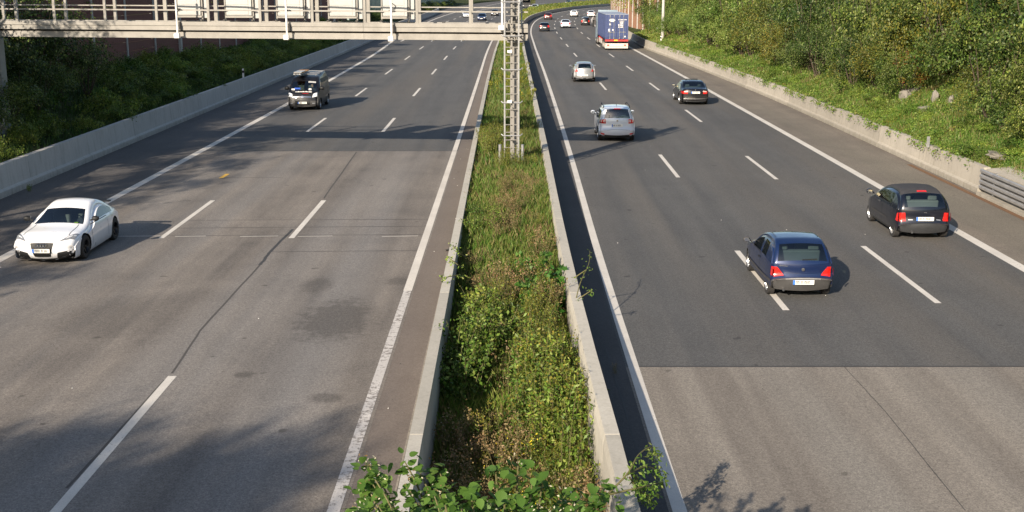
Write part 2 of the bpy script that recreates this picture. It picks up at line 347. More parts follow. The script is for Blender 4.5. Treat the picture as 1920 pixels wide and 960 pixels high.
def sheet(name, f, o0, o1, y0, y1, z, m, parent=None, kind='structure', nx=2):
    ys = yst(y0, y1); V = []; UV = []
    for y in ys:
        a = o0(y) if callable(o0) else o0; b = o1(y) if callable(o1) else o1
        for k in range(nx + 1):
            o = a + (b - a) * k / nx; V.append(off(f, y, o, z)); UV.append((o, y))
    F = [(i*(nx+1)+k, i*(nx+1)+k+1, (i+1)*(nx+1)+k+1, (i+1)*(nx+1)+k) for i in range(len(ys) - 1) for k in range(nx)]
    o = link_mesh(name, np_mesh(name, V, F, m, uv=UV), parent)
    if kind and parent is None: tag(o, kind=kind)
    return o
def xo(f, knots):                           # world-X knots -> offsets from line f
    s = spline(knots); return lambda y: (s(y) - f(y)) * (nrm(f, y).x)
WALL_RO = spline([(-40, 1.62), (8, 1.62), (14.5, 1.57), (21, 1.47), (50, 1.45), (150, 1.45), (181, 1.62), (208, 2.35), (239, 3.95), (261, 5.9), (285, 8.8), (318, 14.3), (340, 19.1), (358, 23.9), (380, 31.2), (405, 41.2), (450, 64.7), (510, 103.7), (600, 173.7)])
WALL_LO = spline([(-40, -1.31), (150, -1.29), (181, -.85), (208, -.2), (227, .4), (243, 1.1), (261, 1.6), (301, 2.9), (328, 5.1), (350, 8.3), (383, 14.9), (418, 23.1), (462, 36.6), (510, 55.1), (600, 97.1)])
BAR_R = spline([(-40, 15.8), (30, 15.8), (45, 16.0), (75, 16.15), (95, 15.8), (115, 15.25), (130, 14.7), (165, 15.2), (208, 16.2), (239, 17.9), (285, 22.6), (318, 28), (358, 37.8), (405, 55), (450, 78), (510, 117), (600, 187)])
BAR_L = spline([(-40, -17.12), (150, -17.1), (190, -17.4), (227, -17.3), (287, -17.2), (328, -18.4), (391, -15.1), (498, -3.9), (560, 20)])
EDGE_L = spline([(-40, -13.5), (100, -13.5), (120, -13.75), (135, -14.15), (152, -14.7), (180, -15.2), (224, -15.3), (260, -14.8), (310, -13), (341, -11.1), (386, -7.9), (452, -3.6), (520, 8)])
# ---------------- the ground: one swept sheet with both embankments and the sunken median ----------------
def med_z(y): return float(np.interp(y, [15.5, 18, 22, 28, 34], [-.85, -.75, -.35, .05, .3]))
ys = [-60, -40, -20] + yst(-10, 600); V = []; F = []
for y in ys:
    bl, br, wl, wr = BAR_L(y), BAR_R(y), WALL_LO(y), WALL_RO(y); mz = med_z(y); nz = .35 * math.sin(y * .11) + .25 * math.sin(y * .043 + 1)
    k = min(1, max(0, (y - 150) / 90)); hl = 1 - .75 * k
    row = [(bl - 700, 7), (bl - 60, 7 * hl + 1), (bl - 16, (5.2 + nz) * hl), (bl - 8, (3.2 + nz) * hl), (bl - 4, (1.9 + .4 * nz) * hl), (bl - 1.6, .95 * hl), (bl - .7, .85 * hl), (bl - .35, .75 * hl), (bl - .30, -.08),
           (wl + .02, -.08), (wl + .10, -.08), (wl + .12, mz), ((wl + wr) / 2, mz + .12), (wr - .12, mz), (wr - .10, -.08), (wr - .02, -.08),
           (br + .30, -.08), (br + .36, .72), (br + .8, .85), (br + 1.6, 1.2 + .1 * nz), (br + 3.4, 2.1 + .3 * nz), (br + 6, 3.6 + .6 * nz), (br + 12, 6 + nz), (br + 40, 8), (br + 700, 9)]
    V += [(x, y, z) for x, z in row]
n = 25
for i in range(len(ys) - 1):
    for k in range(n - 1): F.append((i*n+k, i*n+k+1, (i+1)*n+k+1, (i+1)*n+k))
tag(link_mesh('ground', np_mesh('ground', V, F, M['soil'], smooth=True)), kind='structure')
gp = MB(); gp.add([(-3000, -600, -1.6), (3000, -600, -1.6), (3000, 4000, -1.6), (-3000, 4000, -1.6)], [(0, 1, 2, 3)])
tag(gp.build('far_land', M['soil']), kind='structure')
# ---------------- carriageways ----------------
TR_L, TR_R = 50.8, 21.35                    # where old surface meets new
eL = lambda y: (EDGE_L(y) - LL(y)) * nrm(LL, y).x
sheet('road', LL, lambda y: eL(y) - .15, .15, -40, TR_L, 0, M['asph_old'])
sheet('road', LL, lambda y: eL(y) - .15, .15, TR_L + .01, 600, 0, M['asph_new'], nx=4)
sheet('road', LR, -.15, 10.75, -40, TR_R, 0, M['asph_old_r'])
sheet('road', LR, -.15, 10.75, TR_R + .01, 600, 0, M['asph_new'])
j = MB(); j.b2((-13.6, TR_L - .03, .002), (-2.3, TR_L + .04, .005)); j.b2((2.4, TR_R - .03, .002), (13, TR_R + .03, .005)); tag(j.build('road_joint', M['seam']), kind='structure')
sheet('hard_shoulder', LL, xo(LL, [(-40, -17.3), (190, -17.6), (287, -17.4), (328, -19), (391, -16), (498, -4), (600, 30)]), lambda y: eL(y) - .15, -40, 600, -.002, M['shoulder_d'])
sheet('hard_shoulder', LR, 10.75, xo(LR, [(y, BAR_R(y) + .25) for y in (-40, 30, 45, 75, 95, 115, 130, 165, 208, 239, 285, 318, 358, 405, 450, 510, 600)]), -40, 600, -.002, M['shoulder'])
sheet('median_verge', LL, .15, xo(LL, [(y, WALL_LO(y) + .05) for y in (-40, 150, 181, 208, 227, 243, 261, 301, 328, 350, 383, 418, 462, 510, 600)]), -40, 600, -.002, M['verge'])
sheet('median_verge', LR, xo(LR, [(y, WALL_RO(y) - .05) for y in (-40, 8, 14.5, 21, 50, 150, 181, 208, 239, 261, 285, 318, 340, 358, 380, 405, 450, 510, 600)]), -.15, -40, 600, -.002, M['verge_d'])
# painted lines
def line(f, o, wd, y0, y1, m='line', z=.004, name='lane_marking'):
    oo = o if callable(o) else (lambda y: o)
    return sheet(name, f, lambda y: oo(y) - wd / 2, lambda y: oo(y) + wd / 2, y0, y1, z, M[m], nx=1)
line(LL, 0, .18, -40, 27, 'line_worn'); line(LL, 0, .20, 27, 600); line(LR, 0, .20, -40, 600); line(LR, 10.6, .30, -40, 600); line(LL, eL, .30, -40, 452)
def dash(f, o, y, ln=6.0, wd=.15, m='line'): line(f, o, wd, y - ln / 2, y + ln / 2, m)
for y in (9, 28.3, 46.7, 65, 83.7, 102.5, 120.9, 139.2, 157.3, 175.4, 193, 210, 227.4, 243.4, 260.9, 279, 297, 315, 333, 351): dash(LR, 3.75, y)
for y in (28.9, 46.3, 64.8, 83.5, 101.5, 120, 138.6, 157, 174.6, 192.6, 210, 228, 246, 264, 282, 300, 318, 336): dash(LR, 7.3, y)
YL = [17.8, 35.9, 60.6, 79.2, 97.7, 116, 134, 152, 170, 189, 208, 226.8, 242, 258, 276, 294, 312, 330]
for y in YL:
    if y > 20: dash(LL, -7.45, y)
    dash(LL, -3.78, y, wd=.16)
    if y > 150 and y < 300: dash(LL, -11.2, y, 6, .25)
line(LL, -11.2, .35, 297, 420)
# joints, saw cuts and sealed cracks of the left carriageway
def strip(name, pts, wd, m, z=.003):
    b = MB(); P = [Vector((p[0], p[1], z)) for p in pts]
    for i in range(len(P) - 1):
        d = (P[i+1] - P[i]).normalized(); n = Vector((-d.y, d.x, 0)) * wd / 2; e = d * .0
        b.add([P[i] - n, P[i+1] - n, P[i+1] + n, P[i] + n], [(0, 1, 2, 3)])
    return tag(b.build(name, M[m]), kind='structure')
def wob(pts, a, n=6):
    out = []
    for i in range(len(pts) - 1):
        for k in range(n): q = Vector(pts[i]).lerp(Vector(pts[i+1]), k / n); out.append((q.x + random.uniform(-a, a), q.y + random.uniform(-a, a)))
    out.append(pts[-1]); return out
gp2 = lambda *p: [(g(a, b).x, g(a, b).y) for a, b in p]
for p in ([(345, 413), (810, 411)], [(325, 428), (803, 424)], [(305, 442), (795, 440)], [(510, 472), (785, 470)], [(435, 333), (530, 333)]): strip('road_saw_cut', wob(gp2(*p), .008), .035, 'seam')
strip('road_joint', wob(gp2((668, 285), (607, 372)), .01), .05, 'crack'); strip('road_joint', wob(gp2((548, 430), (505, 475), (487, 497)), .02), .08, 'seam'); strip('road_joint', wob(gp2((487, 497), (375, 620)), .008), .045, 'crack'); strip('road_joint', wob(gp2((375, 620), (322, 700)), .008), .04, 'crack'); strip('road_joint', wob(gp2((310, 712), (215, 818), (125, 915)), .01), .05, 'crack')
for a, b in ((160, 300), (328, 386), (450, 522), (558, 624), (716, 784)): strip('lane_marking', gp2((a, 443.5), (b, 442.5)), .05, 'line', .0045)
strip('lane_marking', gp2((414, 334), (427, 326)), .16, 'yellow', .0045)
strip('road_joint', wob(gp2((1583, 688), (1660, 772), (1810, 958)), .006), .016, 'verge_d')
strip('road_joint', wob([(LL(y) + .78, y) for y in np.arange(14, 60, 2.0)], .01, 1), .03, 'seam_l')
strip('road_joint', wob([(WALL_RO(y) + .42, y) for y in np.arange(12, 24, 1.5)], .01, 1), .02, 'seam')
# dirt and leaf litter against the right barrier
sheet('gutter_litter', LR, lambda y: (BAR_R(y) - LR(y)) - .34, lambda y: (BAR_R(y) - LR(y)) - .14, 24, 47, .006, M['leaf_litter'])
# ---------------- concrete barriers in cast segments ----------------
def barrier(f, prof, y0, y1, seg, m, root, name='wall_segment', wave=0):
    y = y0
    while y < y1 - .1:
        e = min(y + seg, y1); b = MB(); st = [y + .010, (y + e) / 2, e - .010]; P = []
        for s in st: nn = nrm(f, s); P.append([Vector((f(s) + nn.x * o, s + nn.y * o, z)) for o, z in prof])
        n = len(prof)
        for i in range(2):
            for k in range(n): b.add([P[i][k], P[i+1][k], P[i+1][(k+1) % n], P[i][(k+1) % n]], [(0, 1, 2, 3)])
        b.add(P[0], [tuple(range(n))]); b.add(P[-1], [tuple(range(n))[::-1]])
        o = b.build(name, m, root); y = e
R = empty('concrete_barrier', (0, 0, 0), 0, 'long grey concrete barrier beside the shaded hard shoulder under the gantry', 'barrier')
barrier(BAR_L, [(0, -.1), (0, .2), (-.10, .27), (-.16, 1.05), (-.38, 1.05), (-.40, -.1)], 0, 300, 6, M['conc_l'], R)
R = empty('concrete_barrier', (0, 0, 0), 0, 'sunlit concrete barrier overgrown with weeds below the green embankment', 'barrier')
barrier(BAR_R, [(0, -.1), (.40, -.1), (.38, .90), (.16, .90), (.10, .24), (0, .18)], 40.2, 330, 6, M['conc'], R)
R = empty('median_wall', (0, 0, 0), 0, 'low concrete median wall beside the brown paved strip and worn white line', 'barrier')
barrier(WALL_LO, [(0, -.1), (0, .75), (.19, .75), (.20, -1.0), (.1, -1.0)], 0, 560, 8, M['conc_top'], R)
R = empty('median_wall', (0, 0, 0), 0, 'low concrete median wall shading the black strip beside it', 'barrier')
barrier(WALL_RO, [(0, -.1), (-.1, -1.0), (-.26, -1.0), (-.24, .6), (-.21, .75), (0, .75)], 0, 560, 8, M['conc_top'], R)
# guard rail on the near end of the right barrier
R = empty('guard_rail', (0, 0, 0), 0, 'four steel rail strips bolted to the concrete wall at the hard shoulder', 'guard rail')
barrier(BAR_R, [(-.12, -.02), (-.12, .10), (.10, .10), (.10, -.02)], 20, 40.1, 20, M['conc'], R, 'kerb')
barrier(BAR_R, [(.16, -.1), (.16, .88), (1.0, .98), (1.0, -.1)], 20, 40.1, 5, M['conc'], R, 'wall_segment')
for k in range(4):
    z = .19 + k * .185
    barrier(BAR_R, [(.02, z), (-.02, z + .03), (-.02, z + .10), (.02, z + .13), (.05, z + .13), (.05, z)], 20, 40.1, 20.1, M['rail'], R, 'rail_strip')
for y in np.arange(21, 40, 3.0): b = MB(); b.b2((BAR_R(y) + .05, y - .05, .12), (BAR_R(y) + .16, y + .05, .88)); b.build('bracket', M['steel_g'], R)
# delineator posts
def delineator(x, y, z, label, h=.75):
    R = empty('delineator_post', (x, y, z), 0, label, 'marker post', 'marker posts along the motorway')
    b = MB(); b.add([(-.06, -.05, 0), (.06, -.05, 0), (0, .06, 0), (-.06, -.05, h), (.06, -.05, h), (0, .06, h - .05)], [(0, 1, 4, 3), (1, 2, 5, 4), (2, 0, 3, 5), (3, 4, 5)]); b.build('post', M['white'] if h > .5 else M['steel_g'], R)
    if h < .5: return
    b = MB(); b.b2((-.062, -.055, h - .28), (.062, .02, h - .12)); b.build('black_band', M['black'], R)
p = g(457, 140, 1.15); delineator(-17.55, p.y, .8, 'white marker post behind the shaded barrier near the van')
p = g(1239, 80, .9); delineator(p.x, p.y, .85, 'white marker post at the foot of the grey lamp post')
p = g(1739, 276, .85); delineator(p.x, p.y, .85, 'pale marker post in the weeds above the overgrown barrier', .42)
for px, py, l in ((838, 8, 'white marker post on the far bend beyond the walkway'), (817, 19, 'white marker post beside the far teal noise wall')):
    p = g(px, py, 0); delineator(p.x, p.y, -.05, l, 1.0)
# ---------------- sign gantry over the carriageway, its mast in the median ----------------
GY = 44.0
def gpt(px, py, dy=0.0):                    # a point of the gantry plane seen at this pixel
    Y = GY + dy; z = 0
    for _ in range(6):
        zc = Y * math.cos(PITCH) + (CH - z) * math.sin(PITCH); X = (px - 958) / FPX * zc
        Y = GY + dy - .07 * (X - .3) * 1.0
        z = CH - Y * math.tan(PITCH + math.atan((py - 480) / FPX))
    return Vector((X, Y, z))
GA = math.atan(-.07)
def gx(X, dy=0.0): return GY + dy - .07 * (X - .3)
R = empty('sign_gantry', (0, 0, 0), 0, 'cream steel sign gantry with railing spanning the left carriageway', 'gantry')
def gz(X, z): return z - .0045 * (X - .3)     # the beam rises slightly to its far end
def gbeam(name, x0, x1, z0, z1, d0, d1, m, step=6.0):
    x = x0; out = []
    while x < x1 - .01:
        e = min(x + step, x1); b = MB(); a = x + .004; c = e - .004
        vs = [(X, gx(X, d), gz(X, z)) for X in (a, c) for d in (d0, d1) for z in (z0, z1)]
        b.add(vs, [(0, 1, 3, 2), (4, 6, 7, 5), (0, 4, 5, 1), (2, 3, 7, 6), (0, 2, 6, 4), (1, 5, 7, 3)]); out.append(b.build(name, M[m], R)); x = e
XL, XR = -24.6, .62
gbeam('lower_beam', XL, XR, 4.97, 5.19, .10, 1.05, 'steel', 9.6)
gbeam('upper_beam', XL, XR, 5.26, 5.42, -.02, .12, 'steel', 9.6)
gbeam('walkway_edge', XL, XR, 5.425, 5.57, -.05, .14, 'steel', 9.6)
gbeam('rear_beam', XL, XR, 5.26, 5.57, 1.12, 1.26, 'steel', 9.6)
gbeam('walkway_deck', XL, XR, 5.50, 5.53, .15, 1.11, 'steel', 2.4)
gbeam('web', XL, XR, 5.191, 5.259, .35, .45, 'steel_d', 9.6)
gbeam('front_rail', XL, XR, 5.965, 6.015, -.02, .03, 'steel', 9.6); gbeam('rear_rail', XL, XR, 6.10, 6.14, 1.16, 1.2, 'steel', 9.6)
gbeam('front_rail', XL, XR, 6.42, 6.47, -.02, .03, 'steel', 9.6); gbeam('rear_rail', XL, XR, 6.60, 6.65, 1.16, 1.2, 'steel', 9.6)
for px in (-88, 7.5, 102.5, 197.5, 294, 391, 488, 585.6, 683.7, 781.7, 881.7):
    p = gpt(px, 30); wide = px > 280; b = MB(); b.b2((p.x - .045, p.y - .04, gz(p.x, 5.571)), (p.x + .045, p.y + .04, gz(p.x, 6.47))); b.build('railing_post', M['steel'], R)
    q = gx(p.x, 1.18); b = MB(); wd = .065 if wide else .05; b.b2((p.x - wd, q - .06, gz(p.x, 5.571)), (p.x + wd, q + .06, gz(p.x, 6.64 if not wide else 7.3))); b.build('railing_post', M['steel'], R)
    b = MB(); b.b2((p.x + .9, gx(p.x, .15) + .05, gz(p.x, 5.571)), (p.x + 1.02, gx(p.x, .15) + .14, gz(p.x, 5.60))); b.build('deck_bracket', M['steel_d'], R)
# plain backs of the sign boxes between the two rails
for i, (a, c) in enumerate(((334.5, 376), (424.7, 471.6), (521.5, 568.4), (618.5, 666.7), (718, 764))):
    pa, pc = gpt(a, 25, .75), gpt(c, 25, .75); T = empty('sign_box', (0, 0, 0), 0, ['pale sign box with plain back, closest to the noise wall posts', 'pale sign box with plain back, second along the walkway', 'pale sign box with plain back, middle of the row on the gantry', 'pale sign box with plain back, beside the teal wall seen through the railing', 'pale sign box with plain back and a loop of black cable'][i], 'sign box', 'sign boxes along the gantry walkway')
    z0, z1 = gz(pa.x, 5.66), gz(pa.x, 7.05); y = (pa.y + pc.y) / 2
    b = MB(); b.b2((pa.x, y, z0 + .12), (pc.x, y + .32, z1)); b.build('cabinet', M['sign_w'], T, bevel=.012)
    b = MB(); b.b2((pa.x, y - .012, z0 + .16), (pc.x - .12, y - .002, z0 + .50)); b.build('door_panel', M['sign_w'], T, bevel=.004); b = MB(); b.b2((pa.x, y - .012, z0 + .52), (pc.x - .12, y - .002, z1 - .02)); b.build('door_panel', M['sign_w'], T, bevel=.004)
    b = MB()
    for u in (.1, .45, .85):
        for zz in (.25, .45, .8, 1.1): b.b2((pa.x + (pc.x - pa.x - .12) * u - .008, y - .02, z0 + zz), (pa.x + (pc.x - pa.x - .12) * u + .008, y - .012, z0 + zz + .016))
    tag(b.build('rivets', M['steel_g'], T), kind='stuff')
    b = MB(); b.b2((pa.x - .04, y - .03, z0 + .04), (pc.x + .04, y + .34, z0 + .11)); b.build('bottom_lip', M['steel'], T)
    for xx in (pa.x - .07, pc.x + .03): b = MB(); b.b2((xx, y + .02, z0 - .085), (xx + .045, y + .14, z1)); b.build('bracket', M['steel'], T)
    b = MB(); b.b2((pc.x + .10, y + .10, z0 + .02), (pc.x + .24, y + .40, z1 - .1)); b.build('side_cabinet', M['sign_w'], T)
    b = MB()
    for xx in (pa.x - .05, pc.x + .05): b.b2((xx - .05, y - .14, z0 - .085), (xx + .02, y - .05, z0 - .02)); b.b2((xx - .06, y - .1, z0 + .30), (xx + .06, y - .04, z0 + .34))
    b.build('clamp', M['steel_d'], T)
    if i == 4: b = MB(); b.tube([(pa.x + .25 + .22 * math.cos(t), y - .06, z0 + .48 + .13 * math.sin(t)) for t in np.linspace(1.4, -1.7, 10)], .012, 5); b.build('cable', M['black'], T)
# hanging detectors
for i, (px, py, t) in enumerate(((332, 67, 0), (537, 70, 0), (733, 73, 0), (940, 52, -.0))):
    p = gpt(px, py, -.22); T = empty('traffic_detector', (p.x, p.y, p.z), 0, ['white detector box hanging under the gantry near the thick wall post', 'white detector box hanging under the gantry above the van', 'white detector box hanging under the gantry above the solid edge line', 'white detector box on the gantry right beside the ladder mast'][i], 'traffic detector', 'white detector boxes on hanging rods')
    b = MB(); b.b2((-.10, -.09, -.09), (.10, .09, .09)); b.build('housing', M['white'], T, bevel=.02)
    b = MB(); b.tube([(.03, 0, .09), (.03, 0, 1.6)], .036, 8); b.build('rod', M['white'], T, smooth=True)
    b = MB(); b.b2((.07, .05, .22), (.12, .19, .50)); b.b2((.0, .05, .95), (.14, .19, .99)); b.build('clamp', M['steel_d'], T)
for px in (813, 868):
    p = gpt(px, 75, .5); b = MB(); b.lathe([(-.03, .0), (-.03, .035), (.03, .035), (.03, 0)], 10, 0, 'x', (p.x, p.y, gz(p.x, 4.955))); b.build('lamp', M['white'], R)
# left support
p = g(-6, 290, .8)
b = MB(); b.b2((-20.05, gx(-19.6, .45), .3), (-19.42, gx(-19.6, 1.0), 4.97)); b.build('support_post', M['post_g'], R, bevel=.03)
b = MB(); b.add([(-20.4, 44.9, .25), (-19.0, 44.9, .25), (-19.0, 46.4, .25), (-20.4, 46.4, .25), (-20.02, 45.3, 1.5), (-19.45, 45.3, 1.5), (-19.45, 45.95, 1.5), (-20.02, 45.95, 1.5)], [(0, 1, 5, 4), (1, 2, 6, 5), (2, 3, 7, 6), (3, 0, 4, 7), (4, 5, 6, 7)]); b.build('post_foot', M['post_g'], R)
b = MB(); b.b2((-19.415, 45.3, 1.7), (-19.27, 45.6, 2.7)); b.build('junction_box', M['steel_g'], R)
# mast with ladder in the median
T = empty('gantry_mast', (0, 0, 0), 0, 'cream steel mast with a caged ladder standing in the weedy median', 'mast')
X1, X2 = (946 - 958) / FPX * 43, (972.5 - 958) / FPX * 43; Xm = (959.3 - 958) / FPX * 43; XC = ((956.5 - 958) / FPX * 43.7, (972 - 958) / FPX * 43.7)
b = MB(); b.b2((XC[0], GY + .42, .2), (XC[1], GY + .50, 7.4)); b.b2((XC[0], GY + .78, .2), (XC[1], GY + .86, 7.4)); b.b2((XC[0] + .15, GY + .5, .2), (XC[0] + .19, GY + .78, 7.4)); b.build('column', M['steel_m'], T)
for x in (X1, X2): b = MB(); b.b2((x - .028, GY - .33, .25), (x + .028, GY - .27, 7.6)); b.build('ladder_rail', M['steel_g'], T)
b = MB(); b.b2((Xm - .035, GY - .245, .25), (Xm + .03, GY - .19, 7.6)); b.build('ladder_rail', M['steel_m'], T)
z = .55
me = MB().tube([(X1, GY - .3, 0), (X2, GY - .3, 0)], .017, 6).mesh('rung', M['steel_m'])
while z < 7.4: o = link_mesh('rung', me, T, (0, 0, z)); z += .28
for z in (1.55, 2.75, 3.95, 5.15, 6.35):
    b = MB(); b.tube([(X1 - .12, GY - .28, z + .05), (X1 - .06, GY - .33, z), (X2 + .06, GY - .33, z), (X2 + .14, GY - .28, z + .06)], .024, 6)
    b.bar((X1, GY - .3, z), (X1, GY + .42, z), .04); b.bar((X2, GY - .3, z), (X2, GY + .42, z), .04); b.build('ladder_bracket', M['steel_g'], T)
for z in (2.8, 4.6): b = MB(); b.lathe([(0, .0), (.0, .05), (.16, .07), (.16, 0)], 10, 0, 'x', (X1 + .1, GY - .42, z)); b.build('small_lamp', M['white'], T)
for z in (4.9, 5.3, 5.62): b = MB(); b.b2((XC[0] - .12, GY + .1, z), (XC[1] + .22, GY + .40, z + .07)); b.b2((XC[0] + .02, GY - .0, z + .1), (XC[0] + .09, GY + .38, z + .2)); b.b2((XC[1] - .12, GY - .0, z + .1), (XC[1] - .05, GY + .38, z + .2)); b.build('node_plate', M['steel_d'] if z == 5.3 else M['steel_m'], T)
b = MB(); b.tube([(X2 + .1, GY - .1, 5.4), (X2 + .12, GY - .1, 7.5)], .03, 8); b.build('cable_pipe', M['steel_g'], T)
b = MB(); b.b2((-.75, GY - .6, -.1), (.85, GY + 1.1, .42)); b.build('foundation', M['conc'], T, bevel=.03)
for i, x in enumerate((-.40, .42)):
    b = MB(); b.tube([(x, GY - .75, -.2), (x, GY - .75, 1.28)], .055, 10); tag(b.build('steel_bollard', M['steel_g'], None, smooth=True), ['thin steel post standing left of the ladder mast', 'thin steel post standing right of the ladder mast'][i], 'post', 'steel posts at the mast foot')
# ---------------- lamp post and overhead wires ----------------
p = g(1242, 78, .95); PY = p.y
T = empty('lamp_post', (p.x, p.y, .85), 0, 'tall grey lamp post on the right embankment behind the barrier', 'lamp post')
b = MB(); b.tube([(0, 0, 0), (0, 0, 4), (0, 0, 10.6)], [.17, .145, .11], 14); b.build('pole', M['post_c'], T, smooth=True); b = MB(); b.tube([(0, 0, 10.3), (-1.2, 0, 10.75)], .05, 8); b.build('arm', M['steel_g'], T); b = MB(); b.box((-1.6, 0, 10.8), (.8, .3, .14)); b.build('lamp_head', M['steel_g'], T, bevel=.03)
p2 = (-19.4, PY + 5, .9)
T = empty('lamp_post', p2, 0, 'grey lamp post carrying the wires by the brown noise wall', 'lamp post'); b = MB(); b.tube([(0, 0, 0), (0, 0, 10.6)], [.16, .11], 12); b.build('pole', M['post_c'], T, smooth=True)
for k, dz in enumerate((0, .9)):
    b = MB(); b.tube([(p.x + (p2[0] - p.x) * t, PY + 5 * t, 11.3 - dz - 3.2 * t * (1 - t) * (1 - .5 * k)) for t in np.linspace(0, 1, 13)], .05, 5); tag(b.build('overhead_wire', M['black']), 'black overhead wire crossing above both carriageways', 'wire', 'overhead wires between the lamp posts')
# ---------------- noise walls ----------------
NW_L = spline([(0, -22.6), (190, -22.5), (328, -22.7), (420, -18), (560, 5)])
def noise_wall(root, f, y0, y1, zb, zt, pitch, m_panel, m_post, th=.10, side=1, rows=1, thick_at=None):
    y = y0; i = 0
    while y < y1:
        a, c = Vector((f(y), y, 0)), Vector((f(y + pitch), y + pitch, 0)); d = (c - a).normalized(); n = Vector((-d.y, d.x, 0)) * th / 2
        zb_, zt_ = zb(y), zt(y); wd = .34 if (thick_at and abs(y - thick_at) < pitch / 2) else .15
        b = MB(); b.bar((a.x, a.y, (zb_ + zt_) / 2 - .001), (a.x + d.x * .001, a.y + d.y * .001, (zb_ + zt_) / 2), 1, 1) if False else None
        b.box((a.x, a.y, (zb_ + zt_ + .05) / 2), (wd + .12, wd, zt_ - zb_ + .05), rz=math.atan2(-d.x, d.y)); b.build('wall_post', m_post, root)
        for r in range(rows):
            z0 = zb_ + (zt_ - zb_) * r / rows + .012; z1 = zb_ + (zt_ - zb_) * (r + 1) / rows - .012
            b = MB(); A = a + d * (wd / 2 + .01); C = c - d * (.07)
            vs = [(q.x + s * n.x, q.y + s * n.y, z) for q in (A, C) for s in (-1, 1) for z in (z0, z1)]
            b.add(vs, [(0, 1, 3, 2), (4, 6, 7, 5), (0, 4, 5, 1), (2, 3, 7, 6), (0, 2, 6, 4), (1, 5, 7, 3)]); b.build('wall_panel', m_panel, root)
        y += pitch; i += 1
R = empty('noise_wall', (0, 0, 0), 0, 'shaded brown noise wall with pale posts behind the left embankment shrubs', 'noise wall')
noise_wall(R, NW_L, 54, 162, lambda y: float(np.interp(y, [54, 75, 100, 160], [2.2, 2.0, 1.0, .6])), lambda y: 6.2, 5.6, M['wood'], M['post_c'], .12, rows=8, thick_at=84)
R = empty('noise_wall', (0, 0, 0), 0, 'far noise wall of teal and pale green panels beside the slip road', 'noise wall')
noise_wall(R, NW_L, 168, 400, lambda y: 0.0, lambda y: 4.6, 7.0, M['teal'], M['teal_l'], .12, rows=1)
NW_R = spline([(132, 17.6), (150, 16.9), (168, 16.7), (208, 17.9), (239, 19.8), (261, 22), (285, 25), (318, 31), (358, 41), (405, 58), (450, 81)])
R = empty('noise_wall', (0, 0, 0), 0, 'tall brown board noise wall hung with ivy beside the blue container lorry', 'noise wall')
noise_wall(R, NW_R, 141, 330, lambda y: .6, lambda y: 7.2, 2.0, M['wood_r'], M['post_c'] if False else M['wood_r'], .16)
y = 141.3
while y < 330:
    a = Vector((NW_R(y), y, 0)); nn = nrm(NW_R, y); b = MB(); b.box((a.x - nn.x * .16, a.y - nn.y * .16, 3.95), (.16, .22, 6.5), rz=math.atan2(-nn.y, nn.x) if False else 0); b.build('batten', M['conc_l'] if int(y) % 3 == 0 else M['wood_r'], R); y += 2.0
# small house and wall above the right shrubs
T = empty('house', (29.5, 93, 4.0), 0, 'white and yellow building peeking over the top of the right shrubs', 'building')
hb = MB(); hb.b2((-6, 0, -1), (6, 8, 3.4)); hb.build('wall', M['sign_w'], T)
b = MB(); b.add([(-6.4, -.4, 3.4), (6.4, -.4, 3.4), (6.4, 8.4, 3.4), (-6.4, 8.4, 3.4), (-6.4, 4, 5.8), (6.4, 4, 5.8)], [(0, 1, 5, 4), (2, 3, 4, 5), (0, 4, 3), (1, 2, 5), (0, 3, 2, 1)]); b.build('roof', M['wood'], T)
for x in (-4.5, -1.5, 1.5, 4.5):
    b = MB(); b.b2((x - .6, -.05, .9), (x + .6, -.003, 2.2)); o = b.build('window', M['white'], T); b = MB(); b.b2((x - .5, -.06, 1.0), (x + .5, -.052, 2.1)); b.build('pane', M['glass_d'], o)
b = MB(); b.b2((-5.9, -.03, -.4), (-2.6, -.004, .7)); b.build('yellow_band', M['flower_y'], T)
b = MB(); b.b2((23.2, 86, 3.8), (25.4, 86.3, 6.15)); tag(b.build('concrete_stub_wall', M['rubble']), 'short grey concrete wall stub above the pale vines', 'wall')
# broken concrete blocks in the slope
def ground_r(x, y):
    br = BAR_R(y); nz = .35 * math.sin(y * .11) + .25 * math.sin(y * .043 + 1)
    return float(np.interp(x - br, [.36, .8, 1.6, 3.4, 6, 12, 40], [.72, .85, 1.2 + .1 * nz, 2.1 + .3 * nz, 3.6 + .6 * nz, 6 + nz, 8]))
def gslope(px, py):
    z = 0
    for _ in range(40): p = g(px, py, z); z = z * .6 + ground_r(p.x, p.y) * .4
    return p
def rock(name, px, py, z, s, lab, m='rubble', seed=0):
    p = gslope(px, py + 6); bm = bmesh.new(); bmesh.ops.create_icosphere(bm, subdivisions=2, radius=1); r = random.Random(seed)
    for v in bm.verts:
        q = v.co.copy(); q = Vector([math.copysign(min(abs(c) * 1.4, 1), c) for c in q]); v.co = Vector((q.x * s[0], q.y * s[1], q.z * s[2])) * (1 + r.uniform(-.12, .12))
    me = bpy.data.meshes.new(name); bm.to_mesh(me); bm.free(); me.materials.append(M[m]); o = link_mesh(name, me, None, p); o.rotation_euler = (r.uniform(-.2, .2), r.uniform(-.2, .2), r.uniform(0, 3)); return tag(o, lab, 'rubble', 'broken concrete in the right embankment')
rock('concrete_block', 1697, 180, 2.5, (.25, .2, .4), 'broken concrete block lying furthest up the rubble patch in the embankment', seed=1)
rock('concrete_block', 1722, 163, 2.9, (.75, .3, .12), 'flat broken concrete slab across the top of the rubble patch', seed=2)
rock('concrete_block', 1752, 185, 2.6, (.14, .13, .5), 'upright broken concrete post standing in the slope weeds', seed=3)
rock('concrete_block', 1783, 190, 2.6, (.09, .09, .38), 'thin upright concrete stump at the lower end of the rubble', seed=4)
